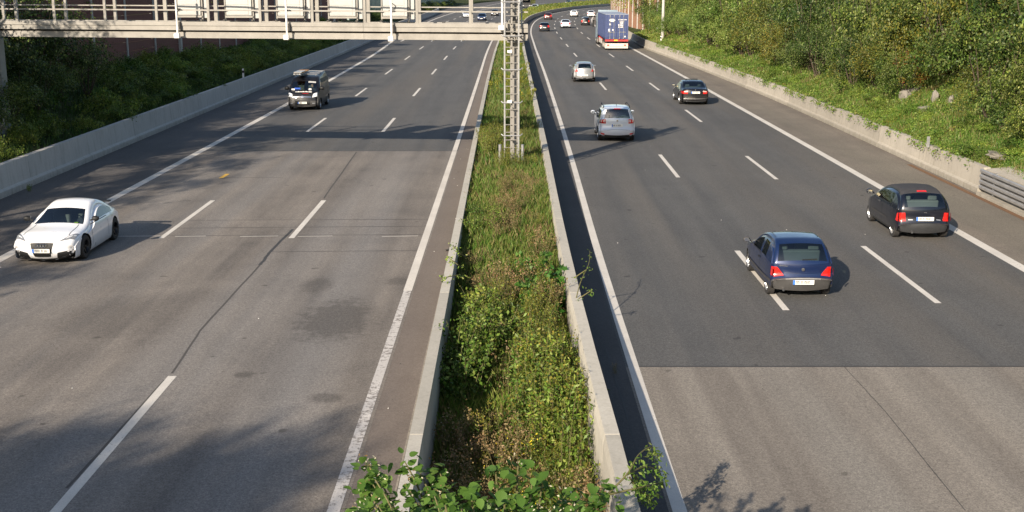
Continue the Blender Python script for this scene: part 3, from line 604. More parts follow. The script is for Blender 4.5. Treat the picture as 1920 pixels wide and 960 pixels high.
rock('concrete_block', 1733, 200, 2.3, (.3, .25, .16), 'small rubble lump under the flat concrete slab', seed=5)
rock('concrete_block', 1895, 290, 1.75, (.8, .3, .12), 'grey stone slab poking out of the grass above the guard rail', seed=6)
b = MB(); p = gslope(1903, 205); b.tube([(0, 0, -.8), (.05, 0, .2), (-.03, 0, .95)], [.16, .13, .07], 8); o = b.build('tree_stump', M['straw']); o.location = p; tag(o, 'broken pale tree stump among the dark green slope bushes', 'tree stump')
# ---------------- vehicles ----------------
def cr(pts, ns):                            # Catmull-Rom through the profile; ns samples per span
    P = [Vector(p) for p in pts]; out = []; N = len(P); key = []
    for i in range(N - 1):
        key.append(len(out)); p0, p1, p2, p3 = P[max(i-1, 0)], P[i], P[i+1], P[min(i+2, N-1)]
        n = ns[i] if isinstance(ns, (list, tuple)) else ns
        def tang(a, b, c):
            u, v = b - a, c - b
            if u.length < 1e-6: return v
            if v.length < 1e-6: return u
            lu, lv = u.length, v.length; return (u / lu * lv + v / lv * lu) / (lu + lv)
        L = (p2 - p1).length; m1 = tang(p0, p1, p2) * L; m2 = tang(p1, p2, p3) * L
        for k in range(n): t = k / n; out.append((2*t**3-3*t*t+1)*p1 + (t**3-2*t*t+t)*m1 + (-2*t**3+3*t*t)*p2 + (t**3-t*t)*m2)
    key.append(len(out)); out.append(P[-1]); return out, key
class Car:
    def __init__(s, c):
        s.c = c; s.L, s.W = c['L'], c['W']; hl = s.L / 2
        pts = [(y * hl, z) for y, z, *_ in c['prof']]; s.q = c.get('q', 1.0)
        s.st, s.key = cr(pts, [max(1, int(round(r[2] * s.q))) if len(r) > 2 else max(1, int(3 * s.q)) for r in c['prof'][:-1]])
        s.belt = c['belt']; s.r = c.get('r', .09); s.sx = [r[0] for r in c['sect']]; s.sy = [r[1] for r in c['sect']]; s.pa = c.get('pa', .16); s.pe = c.get('pe', 5); s.zb = c.get('zb', .2)
    def hw(s, y, z):
        u = min(1, abs(2 * y / s.L)); e = s.c.get('pr', s.pa) if y < 0 else s.pa
        return s.W / 2 * (1 - e * u ** s.pe) * float(np.interp(z, s.sx, s.sy))
    def P(s, f):
        f = max(0, min(len(s.st) - 1.001, f)); i = int(f); return s.st[i].lerp(s.st[i+1], f - i)
    def N(s, f):
        a, b = s.P(f - .6), s.P(f + .6); d = (b - a).normalized(); return Vector((d.y, -d.x))   # outward for front->rear order
    def top(s, f, x, o=0.0):
        p, n = s.P(f), s.N(f); n = Vector((-(n.x), -(n.y))) if s.flip(f) else n
        cr_ = s.c.get('crown', .035); end = abs(n.x); cr_ = cr_ + s.c.get('bow', .10) * end ** 2
        wt = s.hw(p.x, p.y - .03); u = min(1.0, abs(x) / wt); k = cr_ * u * u; a = max(0, abs(x) - (wt - s.r))
        if a > 0: k += s.r * (1 - math.sqrt(max(0, 1 - min(1, a / s.r) ** 2)))
        q = p - n * (k - o); xx = math.copysign(min(abs(x), wt), x); return Vector((xx, q.x, q.y))
    def flip(s, f): return False
    def side(s, y, z, o=.006, sg=1): return Vector((sg * (s.hw(y, z) + o), y, z))
    def fz(s, z, rear=True, zmax=None):      # station where the end face has height z
        K = range(len(s.st) - 2, 0, -1) if rear else range(0, len(s.st) - 1)
        for i in K:
            a, b = s.st[i].y, s.st[i+1].y
            if (a - z) * (b - z) <= 0 and abs(a - b) > 1e-6: return i + (a - z) / (a - b)
        return 0
    def fy(s, y):
        for i in range(len(s.st) - 1):
            a, b = s.st[i].x, s.st[i+1].x
            if (a - y) * (b - y) <= 0 and abs(a - b) > 1e-6 and s.st[i].y > s.belt * .6: return i + (a - y) / (a - b)
        return 0
    def body(s, root):
        c = s.c; k = s.key; V = []; F = []; MI = []; fr = [0, .2, .4, .6, .80, .95]; rings = []
        ca = [0, .38, .71, .92, 1.0]
        i_cowl, i_rf, i_rr, i_rb = (k[j] for j in c['win'])
        for i, p in enumerate(s.st):
            n = s.N(i); n = -n if s.flip(i) else n
            wt = s.hw(p.x, p.y - .03); xs = [u * (wt - s.r) for u in fr] + [(wt - s.r) + s.r * u for u in ca[0:]]
            ring = [s.top(i, x) for x in xs]; e = ring[-1]; y, zt = e.y, e.z; bot = min(s.zb + s.c.get('lift', .13) * min(1, abs(2 * y / s.L)) ** 7, zt - .002); bl = min(s.belt(y) if callable(s.belt) else s.belt, zt - .004) if zt - .02 < s.belt else s.belt
            zs = [zt + (bl - zt) * u for u in (.12, .5, .93)] + [bl] + [bl + (bot - bl) * u for u in (.12, .3, .5, .7, .88, 1.0)]
            for z in zs: ring.append(Vector((s.hw(y, z) if z > bot + .001 else s.hw(y, z) * .97, y, z)))
            ring.append(Vector((0, y, bot))); rings.append(ring)
        n = len(rings[0]); nt_ = len(fr) + len(ca)
        full = []
        for r in rings: full.append(r + [Vector((-q.x, q.y, q.z)) for q in reversed(r[1:-1])])
        m = len(full[0])
        for r in full: V += r
        for i in range(len(full) - 1):
            for j in range(m):
                jn = (j + 1) % m; F.append((i*m+j, (i+1)*m+j, (i+1)*m+jn, i*m+jn))
                jj = j if j < n - 1 else m - 1 - j      # mirrored column index
                cy = (full[i][j].y + full[i+1][j].y) / 2; cz = (full[i][j].z + full[i][jn].z + full[i+1][j].z + full[i+1][jn].z) / 4
                mat = 0
                if jj < 5:
                    if i_cowl <= i < i_rf - (1 if s.q >= 1 else 0): mat = 1
                    elif i_rr <= i < i_rb: mat = 2 if jj < 5 else 0
                elif nt_ + 0 <= jj < nt_ + 2 and i_cowl + 1 <= i < i_rb - 0:
                    zt = full[i][nt_ - 1].z
                    for (a, b_) in c['side_win']:
                        if a <= cy <= b_ and zt - s.belt > .06: mat = 3
                if mat == 0 and c.get('roof_mat') and i_rf <= i < i_rr and jj < 9: mat = 6
                if mat == 0 and cz < c.get('bumper_z', 0) and (cy > c['wf'] + .40 or cy < c['wr'] - .40): mat = 4
                elif mat == 0 and cz < s.zb + .10: mat = 5 if c.get('dark_sill', True) else 0
                MI.append(mat)
        me = bpy.data.meshes.new('shell'); me.from_pydata([tuple(v) for v in V], [], F)
        bm = bmesh.new(); bm.from_mesh(me)
        for f, mi in zip(bm.faces, MI): f.material_index = mi
        bm.verts.ensure_lookup_table()
        bm.faces.new([bm.verts[j] for j in range(m)]); bm.faces.new([bm.verts[(len(full)-1)*m + j] for j in reversed(range(m))])
        bmesh.ops.recalc_face_normals(bm, faces=bm.faces); bm.to_mesh(me); bm.free()
        mats = [M[c['paint']], M['glass'], M['glass'], M[c.get('side_glass', 'glass')], M[c.get('bumper', 'trim')], M['trim'], M[c.get('roof_mat', c['paint'])], M['well']]
        if 'slot0' not in bpy.data.materials:
            for q in range(8): bpy.data.materials.new('slot%d' % q)
        for q in range(8): me.materials.append(bpy.data.materials['slot%d' % q])
        tmp = link_mesh('tmp', me)
        for trial in range(6):
            cb = MB(); e_ = trial * .0037
            for y in (c['wf'], c['wr']):
                for sg in (-1, 1): cb.lathe([(sg * (s.W / 2 - .30 + e_), 0), (sg * (s.W / 2 - .30 + e_), c['R'] + .05 + e_), (sg * (s.W / 2 + .2), c['R'] + .05 + e_), (sg * (s.W / 2 + .2), 0)], 28 + trial, 0, 'x', (0, y + .0013 * trial, c['R'] + .0021))
            cme = cb.mesh('cut', [bpy.data.materials['slot7']]); bmc = bmesh.new(); bmc.from_mesh(cme); bmesh.ops.remove_doubles(bmc, verts=bmc.verts, dist=1e-5); bmesh.ops.recalc_face_normals(bmc, faces=bmc.faces)
            bmc.to_mesh(cme); bmc.free(); cut = link_mesh('cut', cme)
            tmp.modifiers.clear(); md = tmp.modifiers.new('b', 'BOOLEAN'); md.operation = 'DIFFERENCE'; md.object = cut; md.solver = 'EXACT'; md.material_mode = 'TRANSFER'
            dg = bpy.context.evaluated_depsgraph_get(); ev = bpy.data.meshes.new_from_object(tmp.evaluated_get(dg))
            bad = len(ev.polygons) < 50 or max(abs(v.co.x) for v in ev.vertices) > s.W / 2 + .05 or len(ev.polygons) > len(F) * 2 or sum(p.material_index == 0 for p in ev.polygons) < .6 * MI.count(0)
            bpy.data.objects.remove(cut)
            if not bad: break
        else: print('BOOLEAN FAILED', c['paint']); ev = me.copy()
        cut = None
        remap = [int(m_.name[4:]) if m_ else 0 for m_ in ev.materials]
        for p_ in ev.polygons: p_.material_index = remap[p_.material_index] if p_.material_index < len(remap) else 0
        bpy.data.objects.remove(tmp)
        def pick(test, name, flat=False):
            b2 = bmesh.new(); b2.from_mesh(ev); dl = [f for f in b2.faces if not test(f)]; bmesh.ops.delete(b2, geom=dl, context='FACES')
            if not b2.faces: b2.free(); return None
            ctr = Vector((0, 0, .55)); sm = sum((f.calc_center_median() * Vector((1, .6, 1)) - ctr).dot(f.normal) * f.calc_area() if False else (f.calc_center_median() - ctr).dot(f.normal) * f.calc_area() for f in b2.faces)
            if sm < 0: print('FLIP', name, c['paint']); bmesh.ops.reverse_faces(b2, faces=list(b2.faces))
            mm = bpy.data.meshes.new(name); b2.to_mesh(mm); b2.free()
            for x in mats: mm.materials.append(x)
            mm.polygons.foreach_set('use_smooth', [True] * len(mm.polygons)); mm.set_sharp_from_angle(angle=rad(38)); return link_mesh(name, mm, root)
        pick(lambda f: f.material_index in (0, 5, 6, 7, 8), 'body'); pick(lambda f: f.material_index == 1, 'windscreen'); pick(lambda f: f.material_index == 2, 'rear_window')
        [pick(lambda f, sg=sg, a=a_, b=b_: f.material_index == 3 and f.calc_center_median().x * sg > 0 and a - .02 <= f.calc_center_median().y <= b + .02, 'side_window') for sg in (-1, 1) for a_, b_ in c['side_win']]
        pick(lambda f: f.material_index == 4 and f.calc_center_median().y > 0, 'bumper'); pick(lambda f: f.material_index == 4 and f.calc_center_median().y < 0, 'bumper')
    def patch(s, name, zs, mat, root, rear=True, o=.008, n=5, thick=True, parent=None):
        """zs = four corners (x, z): bl, br, tr, tl on the end face"""
        (a, b, c, d) = [Vector(p) for p in zs]; G = []
        for i in range(n + 1):
            row = []
            for j in range(n + 1): q = a.lerp(b, j / n).lerp(d.lerp(c, j / n), i / n); row.append(s.top(s.fz(q.y, rear), q.x, o))
            G.append(row)
        m = MB().grid(G)
        if thick:                                # turn the rim inwards so that the piece has depth
            rim = [G[0][j] for j in range(n + 1)] + [G[i][n] for i in range(1, n + 1)] + [G[n][j] for j in range(n - 1, -1, -1)] + [G[i][0] for i in range(n - 1, 0, -1)]
            cen = Vector((0, 0, .5)); inn = [q + Vector((0, (1 if rear else -1) * (o + .012), 0)) for q in rim]; m.grid([rim + [rim[0]], inn + [inn[0]]])
        return m.build(name, M[mat] if isinstance(mat, str) else mat, parent or root, smooth=True)
    def hpatch(s, name, ys, mat, root, o=.006, n=5, parent=None):   # on bonnet / roof: corners (x, y)
        (a, b, c, d) = [Vector(p) for p in ys]; G = []
        for i in range(n + 1):
            row = []
            for j in range(n + 1): q = a.lerp(b, j / n).lerp(d.lerp(c, j / n), i / n); row.append(s.top(s.fy(q.y), q.x, o))
            G.append(row)
        return MB().grid(G).build(name, M[mat], parent or root, smooth=True)
    def spatch(s, name, ys, mat, root, sg=1, o=.008, n=4, parent=None):
        (a, b, c, d) = [Vector(p) for p in ys]; G = [[s.side(*(a.lerp(b, j / n).lerp(d.lerp(c, j / n), i / n)), o, sg) for j in range(n + 1)] for i in range(n + 1)]
        return MB().grid(G).build(name, M[mat], parent or root, smooth=True)
WH = {}
def wheel(root, x, y, R, sg, kind='alloy', wd=.19, spokes=7):
    key = (round(R, 3), kind, wd, spokes)
    if key not in WH:
        t = MB(); t.lathe([(-wd/2, R*.66), (-wd/2, R*.93), (-wd*.38, R), (wd*.38, R), (wd/2, R*.93), (wd/2, R*.66), (-wd/2, R*.66)], 28)
        r = MB(); r.lathe([(wd*.12, .0), (wd*.14, R*.12), (wd*.10, R*.16)], 18); r.lathe([(wd*.20, R*.56), (wd*.47, R*.62), (wd*.49, R*.68), (-wd*.4, R*.67)], 28)
        r.lathe([(-wd*.15, 0), (-wd*.15, R*.62)], 20, 1)
        for k in range(spokes):
            a = 2 * math.pi * k / spokes; u = Vector((0, math.cos(a), math.sin(a))); v = Vector((0, -math.sin(a), math.cos(a)))
            p, q = u * R * .08, u * R * .62; w0, w1 = R * .09, R * .055
            r.add([p - v*w0 + Vector((wd*.22, 0, 0)), p + v*w0 + Vector((wd*.22, 0, 0)), q + v*w1 + Vector((wd*.34, 0, 0)), q - v*w1 + Vector((wd*.34, 0, 0)), p - v*w0 - Vector((wd*.05, 0, 0)), p + v*w0 - Vector((wd*.05, 0, 0)), q + v*w1, q - v*w1], [(0, 1, 2, 3), (0, 3, 7, 4), (1, 5, 6, 2)])
        WH[key] = (t.mesh('wheel', M['rubber'], smooth=True), r.mesh('rim', [M[kind], M['black']], smooth=True))
    a, b = WH[key]; o = link_mesh('wheel', a, root, (x, y, R)); o.scale = (sg, 1, 1) if False else (1, 1, 1); o.rotation_euler = (0, 0, 0 if sg > 0 else math.pi); link_mesh('rim', b, o)
def plate(root, car, rear, z, x=0, w=.50, h=.11, tiny=False):
    y = car.top(car.fz(z, rear), x, .02); sg = -1 if rear else 1
    b = MB(); b.box((x, y.y + sg * .012, z), (w, .012, h)); o = b.build('number_plate', M['plate'], root)
    b = MB(); b.box((x - (w / 2 - .022), y.y + sg * .022, z), (.045, .006, h * .98)) if rear else b.box((x + (w / 2 - .022), y.y + sg * .022, z), (.045, .006, h * .98)); b.build('blue_strip', M['plate_b'], o)
    if not tiny:
        b = MB(); r = random.Random(int(z * 1000)); xx = x - w * .36
        for k in range(8):
            if k in (2, 4): xx += .03; continue
            for a_, c_, d_, e_ in ((0, 0, .011, .07), (.026, 0, .011, .07), (.013, .03, .034, .011))[0:3 if r.random() > .4 else 2]: b.box((xx + a_, y.y + sg * .0195, z + c_), (d_, .003, e_))
            xx += .048
        tag(b.build('characters', M['plate_t'], o), kind='stuff')
def mirror(root, car, y, z, mat, s=1.0, sides=(-1, 1), back=False):
    for sg in sides:
        x = car.hw(y, z); b = MB(); c = Vector((sg * (x + .13), y, z + .05)); pr = [(-.085, .0), (-.08, .045), (-.03, .075), (.04, .075), (.085, .05), (.09, 0)]
        b2_ = MB(); b2_.lathe([(t * s, r_ * s) for t, r_ in pr], 12, 0, 'x', tuple(c)); o = b2_.build('mirror', M[mat], root, smooth=True)
        b3 = MB(); b3.bar((sg * (x - .02), y + .02, z), (sg * (x + .09), y, z + .03), .035); b3.build('mirror_arm', M[mat], o)
        b4 = MB(); b4.box(c + Vector((0, -.077 * s, 0)), (.13 * s, .008, .09 * s)); b4.build('mirror_glass', M['mirror'], o)
# the driver: one continuous figure, shared by the cars
def make_person_mesh():
    J = [((0, 0, .0), .15), ((0, -.04, .22), .15), ((0, -.06, .42), .17), ((0, -.05, .52), .075), ((0, -.03, .60), .075), ((0, -.02, .68), .095), ((0, -.02, .75), .07)]
    E_ = [(i, i + 1) for i in range(6)]; V = [j[0] for j in J]; Rr = [j[1] for j in J]
    def chain(st, pts):
        pr = st
        for p, r in pts: V.append(p); Rr.append(r); E_.append((pr, len(V) - 1)); pr = len(V) - 1
        return pr
    for sg in (-1, 1):
        h = chain(2, [((sg*.19, -.05, .40), .065), ((sg*.24, .10, .22), .05), ((sg*.15, .34, .27), .038), ((sg*.13, .40, .29), .04)])
        for q in range(4): chain(h, [((sg*(.13 - .012*q), .425, .31 - .018*q), .012), ((sg*(.105 - .01*q), .43, .31 - .018*q), .010)])
        chain(0, [((sg*.12, .12, .02), .10), ((sg*.14, .42, .08), .075), ((sg*.14, .58, -.18), .05)])
    me = bpy.data.meshes.new('person'); me.from_pydata(V, E_, []); o = link_mesh('p', me); o.modifiers.new('s', 'SKIN')
    for i, r in enumerate(Rr): me.skin_vertices[0].data[i].radius = (r, r * .85)
    me.skin_vertices[0].data[0].use_root = True
    sb = o.modifiers.new('u', 'SUBSURF'); sb.levels = 1
    dg = bpy.context.evaluated_depsgraph_get(); r = bpy.data.meshes.new_from_object(o.evaluated_get(dg)); bpy.data.objects.remove(o)
    r.materials.clear(); r.materials.append(M['shirt']); r.materials.append(M['skin'])
    mi = [1 if (p.center.z > .53 or p.center.y > .33 and p.center.z > .2) else 0 for p in r.polygons]; r.polygons.foreach_set('material_index', mi); r.polygons.foreach_set('use_smooth', [True] * len(mi)); r.name = 'person'; return r
PERSON = make_person_mesh()
hb = MB(); hb.lathe([(-.075, 0), (-.07, .05), (-.03, .088), (.03, .088), (.07, .05), (.075, 0)], 14); HAIR = hb.mesh('hair', M['black'], smooth=True)
def driver(root_loc, yaw, local, label, sc=.92):
    rt = Matrix.Rotation(yaw, 3, 'Z') @ Vector(local) + Vector(root_loc); o = link_mesh('person', PERSON, None, rt); o.rotation_euler = (0, 0, yaw); o.scale = (sc,) * 3; tag(o, label, 'person'); h = link_mesh('hair', HAIR, o, (0, -.05, .73)); h.scale = (1.1, 1.05, .9); return o
def interior(root, car, y_front, y_rear, mat='seat_d', z0=.3, rear_bench=True, wheel_y=None):
    hwid = car.W / 2 - .16; b = MB(); b.b2((-hwid, y_rear - .45, z0 - .05), (hwid, y_front + .75, z0)); b.build('floor', M['black'], root)
    b = MB(); b.b2((-hwid, y_front + .62, z0), (hwid, y_front + .95, car.belt - .05)); b.build('dashboard', M['black'], root, bevel=.04)
    for x in (-.36, .36):
        b = MB(); b.b2((x - .24, y_front - .25, z0), (x + .24, y_front + .28, z0 + .26)); b.box((x, y_front - .30, z0 + .50), (.48, .16, .62), mat=Matrix.Rotation(.18, 3, 'X')); b.box((x, y_front - .38, z0 + .92), (.26, .10, .18)); b.build('seat', M[mat], root, bevel=.03)
    if rear_bench:
        b = MB(); b.b2((-hwid + .08, y_rear - .2, z0), (hwid - .08, y_rear + .28, z0 + .25)); b.box((0, y_rear - .26, z0 + .48), (2 * hwid - .16, .14, .56), mat=Matrix.Rotation(.2, 3, 'X'))
        for x in (-.38, .38): b.box((x, y_rear - .34, z0 + .82), (.26, .09, .14))
        b.build('rear_seat', M[mat], root, bevel=.03)
    b = MB(); b.tube([(-.36 + .18 * math.cos(t), y_front + .50 - .05 * math.sin(t), car.belt - .02 + .17 * math.sin(t)) for t in np.linspace(0, 2 * math.pi, 15)], .014, 6); b.build('steering_wheel', M['black'], root)
SECT = [(.15, .93), (.3, .985), (.55, 1.0), (.8, .985), (.95, .95), (1.15, .86), (1.45, .74), (1.6, .70)]
def finish(root, car, rim='alloy', wd=.19, spokes=7, inset=.02):
    c = car.c
    for y in (c['wf'], c['wr']):
        for sg in (-1, 1): wheel(root, sg * (car.hw(y, .4) - wd / 2 - inset), y, c['R'], sg, rim, wd, spokes)
    b = MB(); hwid = car.W / 2 - .2; b.b2((-hwid, -car.L / 2 + .3, c.get('zb', .2) - .02), (hwid, car.L / 2 - .3, c.get('zb', .2) + .03)); b.build('underbody', M['black'], root)
def seams(root, car, ys, z0=.32, z1=None, sgs=(-1, 1)):
    for sg in sgs:
        for y in ys: car.spatch('door_gap', [(y, z0), (y + .014, z0), (y + .014, z1 or car.belt), (y, z1 or car.belt)], 'black', root, sg, .003, 5)
        car.spatch('waist_crease', [(min(ys), z1 or car.belt), (max(ys), z1 or car.belt), (max(ys), (z1 or car.belt) + .018), (min(ys), (z1 or car.belt) + .018)], 'black', root, sg, .004, 8)
def exhaust(root, car, x, z=.24): b = MB(); y = car.st[-1].x; b.tube([(x, y + .35, z), (x, y - .03, z - .01)], .03, 8); b.build('exhaust', M['chrome'], root)
def wiper(root, car, rear, z0, z1, x0, x1):
    p, q = car.top(car.fz(z0, rear), x0, .02), car.top(car.fz(z1, rear), x1, .02); b = MB(); b.bar(p, q, .02); b.build('wiper', M['black'], root)
# ---------------- individual vehicles ----------------
def head(f, y): d = f(y + 1) - f(y - 1); return -math.atan2(d, 2.0)
def place(root, X, Yaxle, wr, yaw, sc=1.0):  # put the axle at local y=wr on the road point (X, Yaxle)
    v = Matrix.Rotation(yaw, 3, 'Z') @ Vector((0, wr * sc, 0)); root.location = (X - v.x, Yaxle - v.y, 0.002); root.rotation_euler = (0, 0, yaw); root.scale = (sc,) * 3
# --- dark blue three-door hatchback, rear view
c = dict(L=3.60, W=1.58, belt=.86, zb=.20, wf=1.16, wr=-1.22, R=.275, paint='p_blue', bumper='trim_g', bumper_z=.52, r=.07, crown=.03, bow=.09, pa=.20, pr=.10, pe=4, sect=[(.15, .94), (.3, .985), (.5, 1.0), (.8, .985), (.92, .94), (1.15, .845), (1.36, .74)],
 prof=[(.97, .20, 2), (1.0, .42, 2), (.975, .60, 3), (.90, .72, 4), (.42, .90, 5), (.02, 1.28, 3), (-.12, 1.34, 4), (-.50, 1.37, 3), (-.66, 1.35, 1), (-.76, 1.28, 5), (-.935, .93, 2), (-.955, .84, 3), (-.965, .53, 1), (-1.0, .51, 2), (-1.0, .36, 2), (-.97, .20)], win=(4, 5, 9, 10), side_win=[(-.42, .62), (-1.02, -.52)])
C1 = Car(c); R = empty('hatchback_car', label='dark blue three-door hatchback with grey bumper straddling a lane dash', cat='car'); C1.body(R)
for sg in (-1, 1):
    C1.patch('tail_light', [(.44, .575), (.73, .56), (.73, .755), (.60, .765)] if sg > 0 else [(-.73, .56), (-.44, .575), (-.60, .765), (-.73, .755)], 'tail', R, True, .016); C1.spatch('tail_light', [(-1.74, .56), (-1.58, .58), (-1.62, .74), (-1.72, .76)], 'tail', R, sg, .004)
C1.patch('bumper_strip', [(-.70, .497), (.70, .497), (.70, .510), (-.70, .510)], 'rail', R, True, .03); plate(R, C1, True, .435); seams(R, C1, (.80, -.52))
b = MB(); q = C1.top(C1.fz(.72), 0, .012); b.lathe([(0, 0), (0, .045), (.012, .04), (.014, 0)], 10, 0, 'x'); o = b.build('badge', M['chrome'], R); o.location = q; o.rotation_euler = (0, 0, -math.pi / 2)
C1.patch('badge', [(-.55, .795), (-.36, .785), (-.36, .80), (-.55, .815)], 'chrome', R, True, .006, 2); wiper(R, C1, True, .94, .96, -.02, .34)
C1.spatch('side_trim', [(-1.62, .40), (1.40, .40), (1.40, .46), (-1.62, .46)], 'trim_g', R, -1, .012, 12); C1.spatch('side_trim', [(-1.62, .40), (1.40, .40), (1.40, .46), (-1.62, .46)], 'trim_g', R, 1, .012, 12)
C1.spatch('door_handle', [(-.52, .74), (-.36, .74), (-.36, .78), (-.52, .78)], 'black', R, -1, .02, 2); mirror(R, C1, .74, .88, 'trim_g', 1.0)
for sg in (-1, 1): C1.hpatch('roof_gutter', [(sg*.50, -.95), (sg*.515, -.95), (sg*.50, -.15), (sg*.485, -.15)], 'trim', R, .004)
interior(R, C1, .05, -.75); finish(R, C1, 'alloy', .17, 6); exhaust(R, C1, -.45)
place(R, 6.62, 26.75, -1.22, head(LR, 27), .955); driver(R.location, R.rotation_euler.z, (-.33, .0, .50), 'driver in a dark shirt inside the dark blue hatchback')
# --- black hatchback with fabric roof
c = dict(L=3.43, W=1.63, belt=.92, zb=.20, wf=1.20, wr=-1.15, R=.28, paint='p_blackblue', bumper='trim', bumper_z=.50, r=.09, crown=.04, bow=.09, pa=.22, pr=.12, pe=5, roof_mat='roofcloth', sect=[(.15, .93), (.3, .985), (.55, 1.0), (.85, .975), (1.0, .92), (1.2, .83), (1.40, .70)],
 prof=[(.96, .20, 2), (1.0, .42, 2), (.97, .62, 3), (.86, .78, 3), (.62, .90, 5), (.16, 1.30, 3), (.0, 1.38, 4), (-.40, 1.42, 3), (-.62, 1.39, 1), (-.74, 1.31, 5), (-.945, .97, 2), (-.965, .86, 3), (-.97, .51, 1), (-1.0, .49, 2), (-1.0, .34, 2), (-.97, .20)], win=(4, 5, 9, 10), side_win=[(-.12, .95), (-.95, -.22)])
C2 = Car(c); R = empty('hatchback_car', label='black rounded hatchback with charcoal fabric roof beside the solid edge line', cat='car'); C2.body(R)
for sg in (-1, 1):
    C2.patch('tail_light', [(.53, .56), (.70, .56), (.70, .77), (.56, .79)] if sg > 0 else [(-.70, .56), (-.53, .56), (-.56, .79), (-.70, .77)], 'tail', R, True, .03); C2.spatch('tail_light', [(-1.60, .54), (-1.46, .56), (-1.50, .76), (-1.58, .80)], 'tail', R, sg, .012)
plate(R, C2, True, .62); C2.patch('brake_light', [(-.14, 1.325), (.14, 1.325), (.13, 1.355), (-.13, 1.355)], 'tail', R, True, .014, 3)
C2.patch('badge', [(-.46, .58), (-.33, .58), (-.33, .60), (-.46, .60)], 'alloy', R, True, .006, 2); C2.patch('badge', [(.34, .58), (.47, .57), (.47, .59), (.34, .60)], 'alloy', R, True, .006, 2); C2.patch('badge', [(-.05, .80), (.05, .79), (.02, .82), (-.05, .82)], 'chrome', R, True, .010, 2)
C2.spatch('door_handle', [(-.02, .83), (.18, .83), (.18, .87), (-.02, .87)], 'chrome', R, -1, .015, 2); mirror(R, C2, .88, .95, 'p_blackblue', 1.0)
C2.spatch('side_trim', [(-.70, .48), (.80, .48), (.80, .52), (-.70, .52)], 'trim_g', R, -1, .010, 8)
seams(R, C2, (.92, -.22)); interior(R, C2, .10, -.68, 'seat'); finish(R, C2, 'alloy', .17, 5); exhaust(R, C2, -.35)
place(R, 11.54, 33.1, -1.15, head(LR, 33), .975)
# --- silver compact MPV
c = dict(L=4.20, W=1.76, belt=.98, zb=.20, wf=1.30, wr=-1.27, R=.315, paint='p_silver', bumper='p_silver', r=.10, crown=.04, bow=.13, pa=.20, pr=.12, pe=4, sect=[(.15, .93), (.3, .985), (.55, 1.0), (.9, .985), (1.03, .93), (1.3, .83), (1.55, .72)],
 prof=[(.96, .20, 2), (1.0, .45, 2), (.98, .66, 3), (.88, .82, 3), (.58, .98, 5), (.18, 1.42, 3), (.0, 1.52, 4), (-.45, 1.58, 3), (-.74, 1.55, 1), (-.86, 1.50, 5), (-.955, 1.10, 2), (-.97, 1.0, 3), (-.975, .62, 1), (-1.0, .58, 2), (-.995, .36, 2), (-.97, .20)], win=(4, 5, 9, 10), side_win=[(.12, 1.15), (-.70, .02), (-1.45, -.80)])
C3 = Car(c); R = empty('mpv_car', label='silver MPV with black roof rails and round brake lights on the right carriageway', cat='car'); C3.body(R)
for sg in (-1, 1):
    P4 = lambda x0, x1, z0, z1: [(x0, z0), (x1, z0), (x1, z1), (x0, z1)] if sg > 0 else [(-x1, z0), (-x0, z0), (-x0, z1), (-x1, z1)]
    C3.patch('tail_light', P4(.52, .80, .83, 1.06), 'tail', R, True, .018); C3.spatch('tail_light', [(-1.98, .85), (-1.80, .86), (-1.84, 1.02), (-1.96, 1.05)], 'tail', R, sg, .006)
    for x in ((.59,) if sg < 0 else (.58, .72)) + ((.72,) if sg < 0 else ()): q = C3.top(C3.fz(.945), sg * x, .026); b = MB(); b.lathe([(0, 0), (0, .062), (.012, .055), (.016, 0)], 12); o = b.build('lamp_lens', M['tail_c'], R); o.location = q; o.rotation_euler = (0, 0, -math.pi / 2)
    C3.patch('reflector', P4(.58, .76, .30, .37), 'tail', R, True, .014, 3)
    b = MB(); b.tube([(sg*.60, -1.45, 1.50), (sg*.60, -1.38, 1.585), (sg*.60, -.3, 1.62), (sg*.58, .25, 1.59), (sg*.58, .32, 1.50)], .018, 6); b.build('roof_rail', M['black'], R)
C3.patch('lower_valance', [(-.78, .19), (.78, .19), (.80, .31), (-.80, .31)], 'black', R, True, .006, 7); C3.patch('brake_light', [(-.16, 1.475), (.16, 1.475), (.15, 1.50), (-.15, 1.50)], 'tail', R, True, .02, 3)
plate(R, C3, True, .76, 0, .5, .12); b = MB(); b.lathe([(0, 0), (0, .05), (.012, .045), (.014, 0)], 12); o = b.build('badge', M['chrome'], R); o.location = C3.top(C3.fz(.98), 0, .012); o.rotation_euler = (0, 0, -math.pi / 2)
b = MB(); b.bar((0, -1.3, 1.57), (0, -1.38, 1.68), .02); b.build('aerial', M['black'], R); mirror(R, C3, .98, 1.02, 'p_silver', 1.1); wiper(R, C3, True, 1.13, 1.15, -.05, .30)
C3.patch('bumper_crease', [(-.76, .56), (.76, .56), (.76, .575), (-.76, .575)], 'trim', R, True, .004, 8)
seams(R, C3, (1.0, .07, -.95)); interior(R, C3, .25, -.70); finish(R, C3, 'alloy', .19, 7); place(R, 4.80, 54.5, -1.27, head(LR, 55), .985)
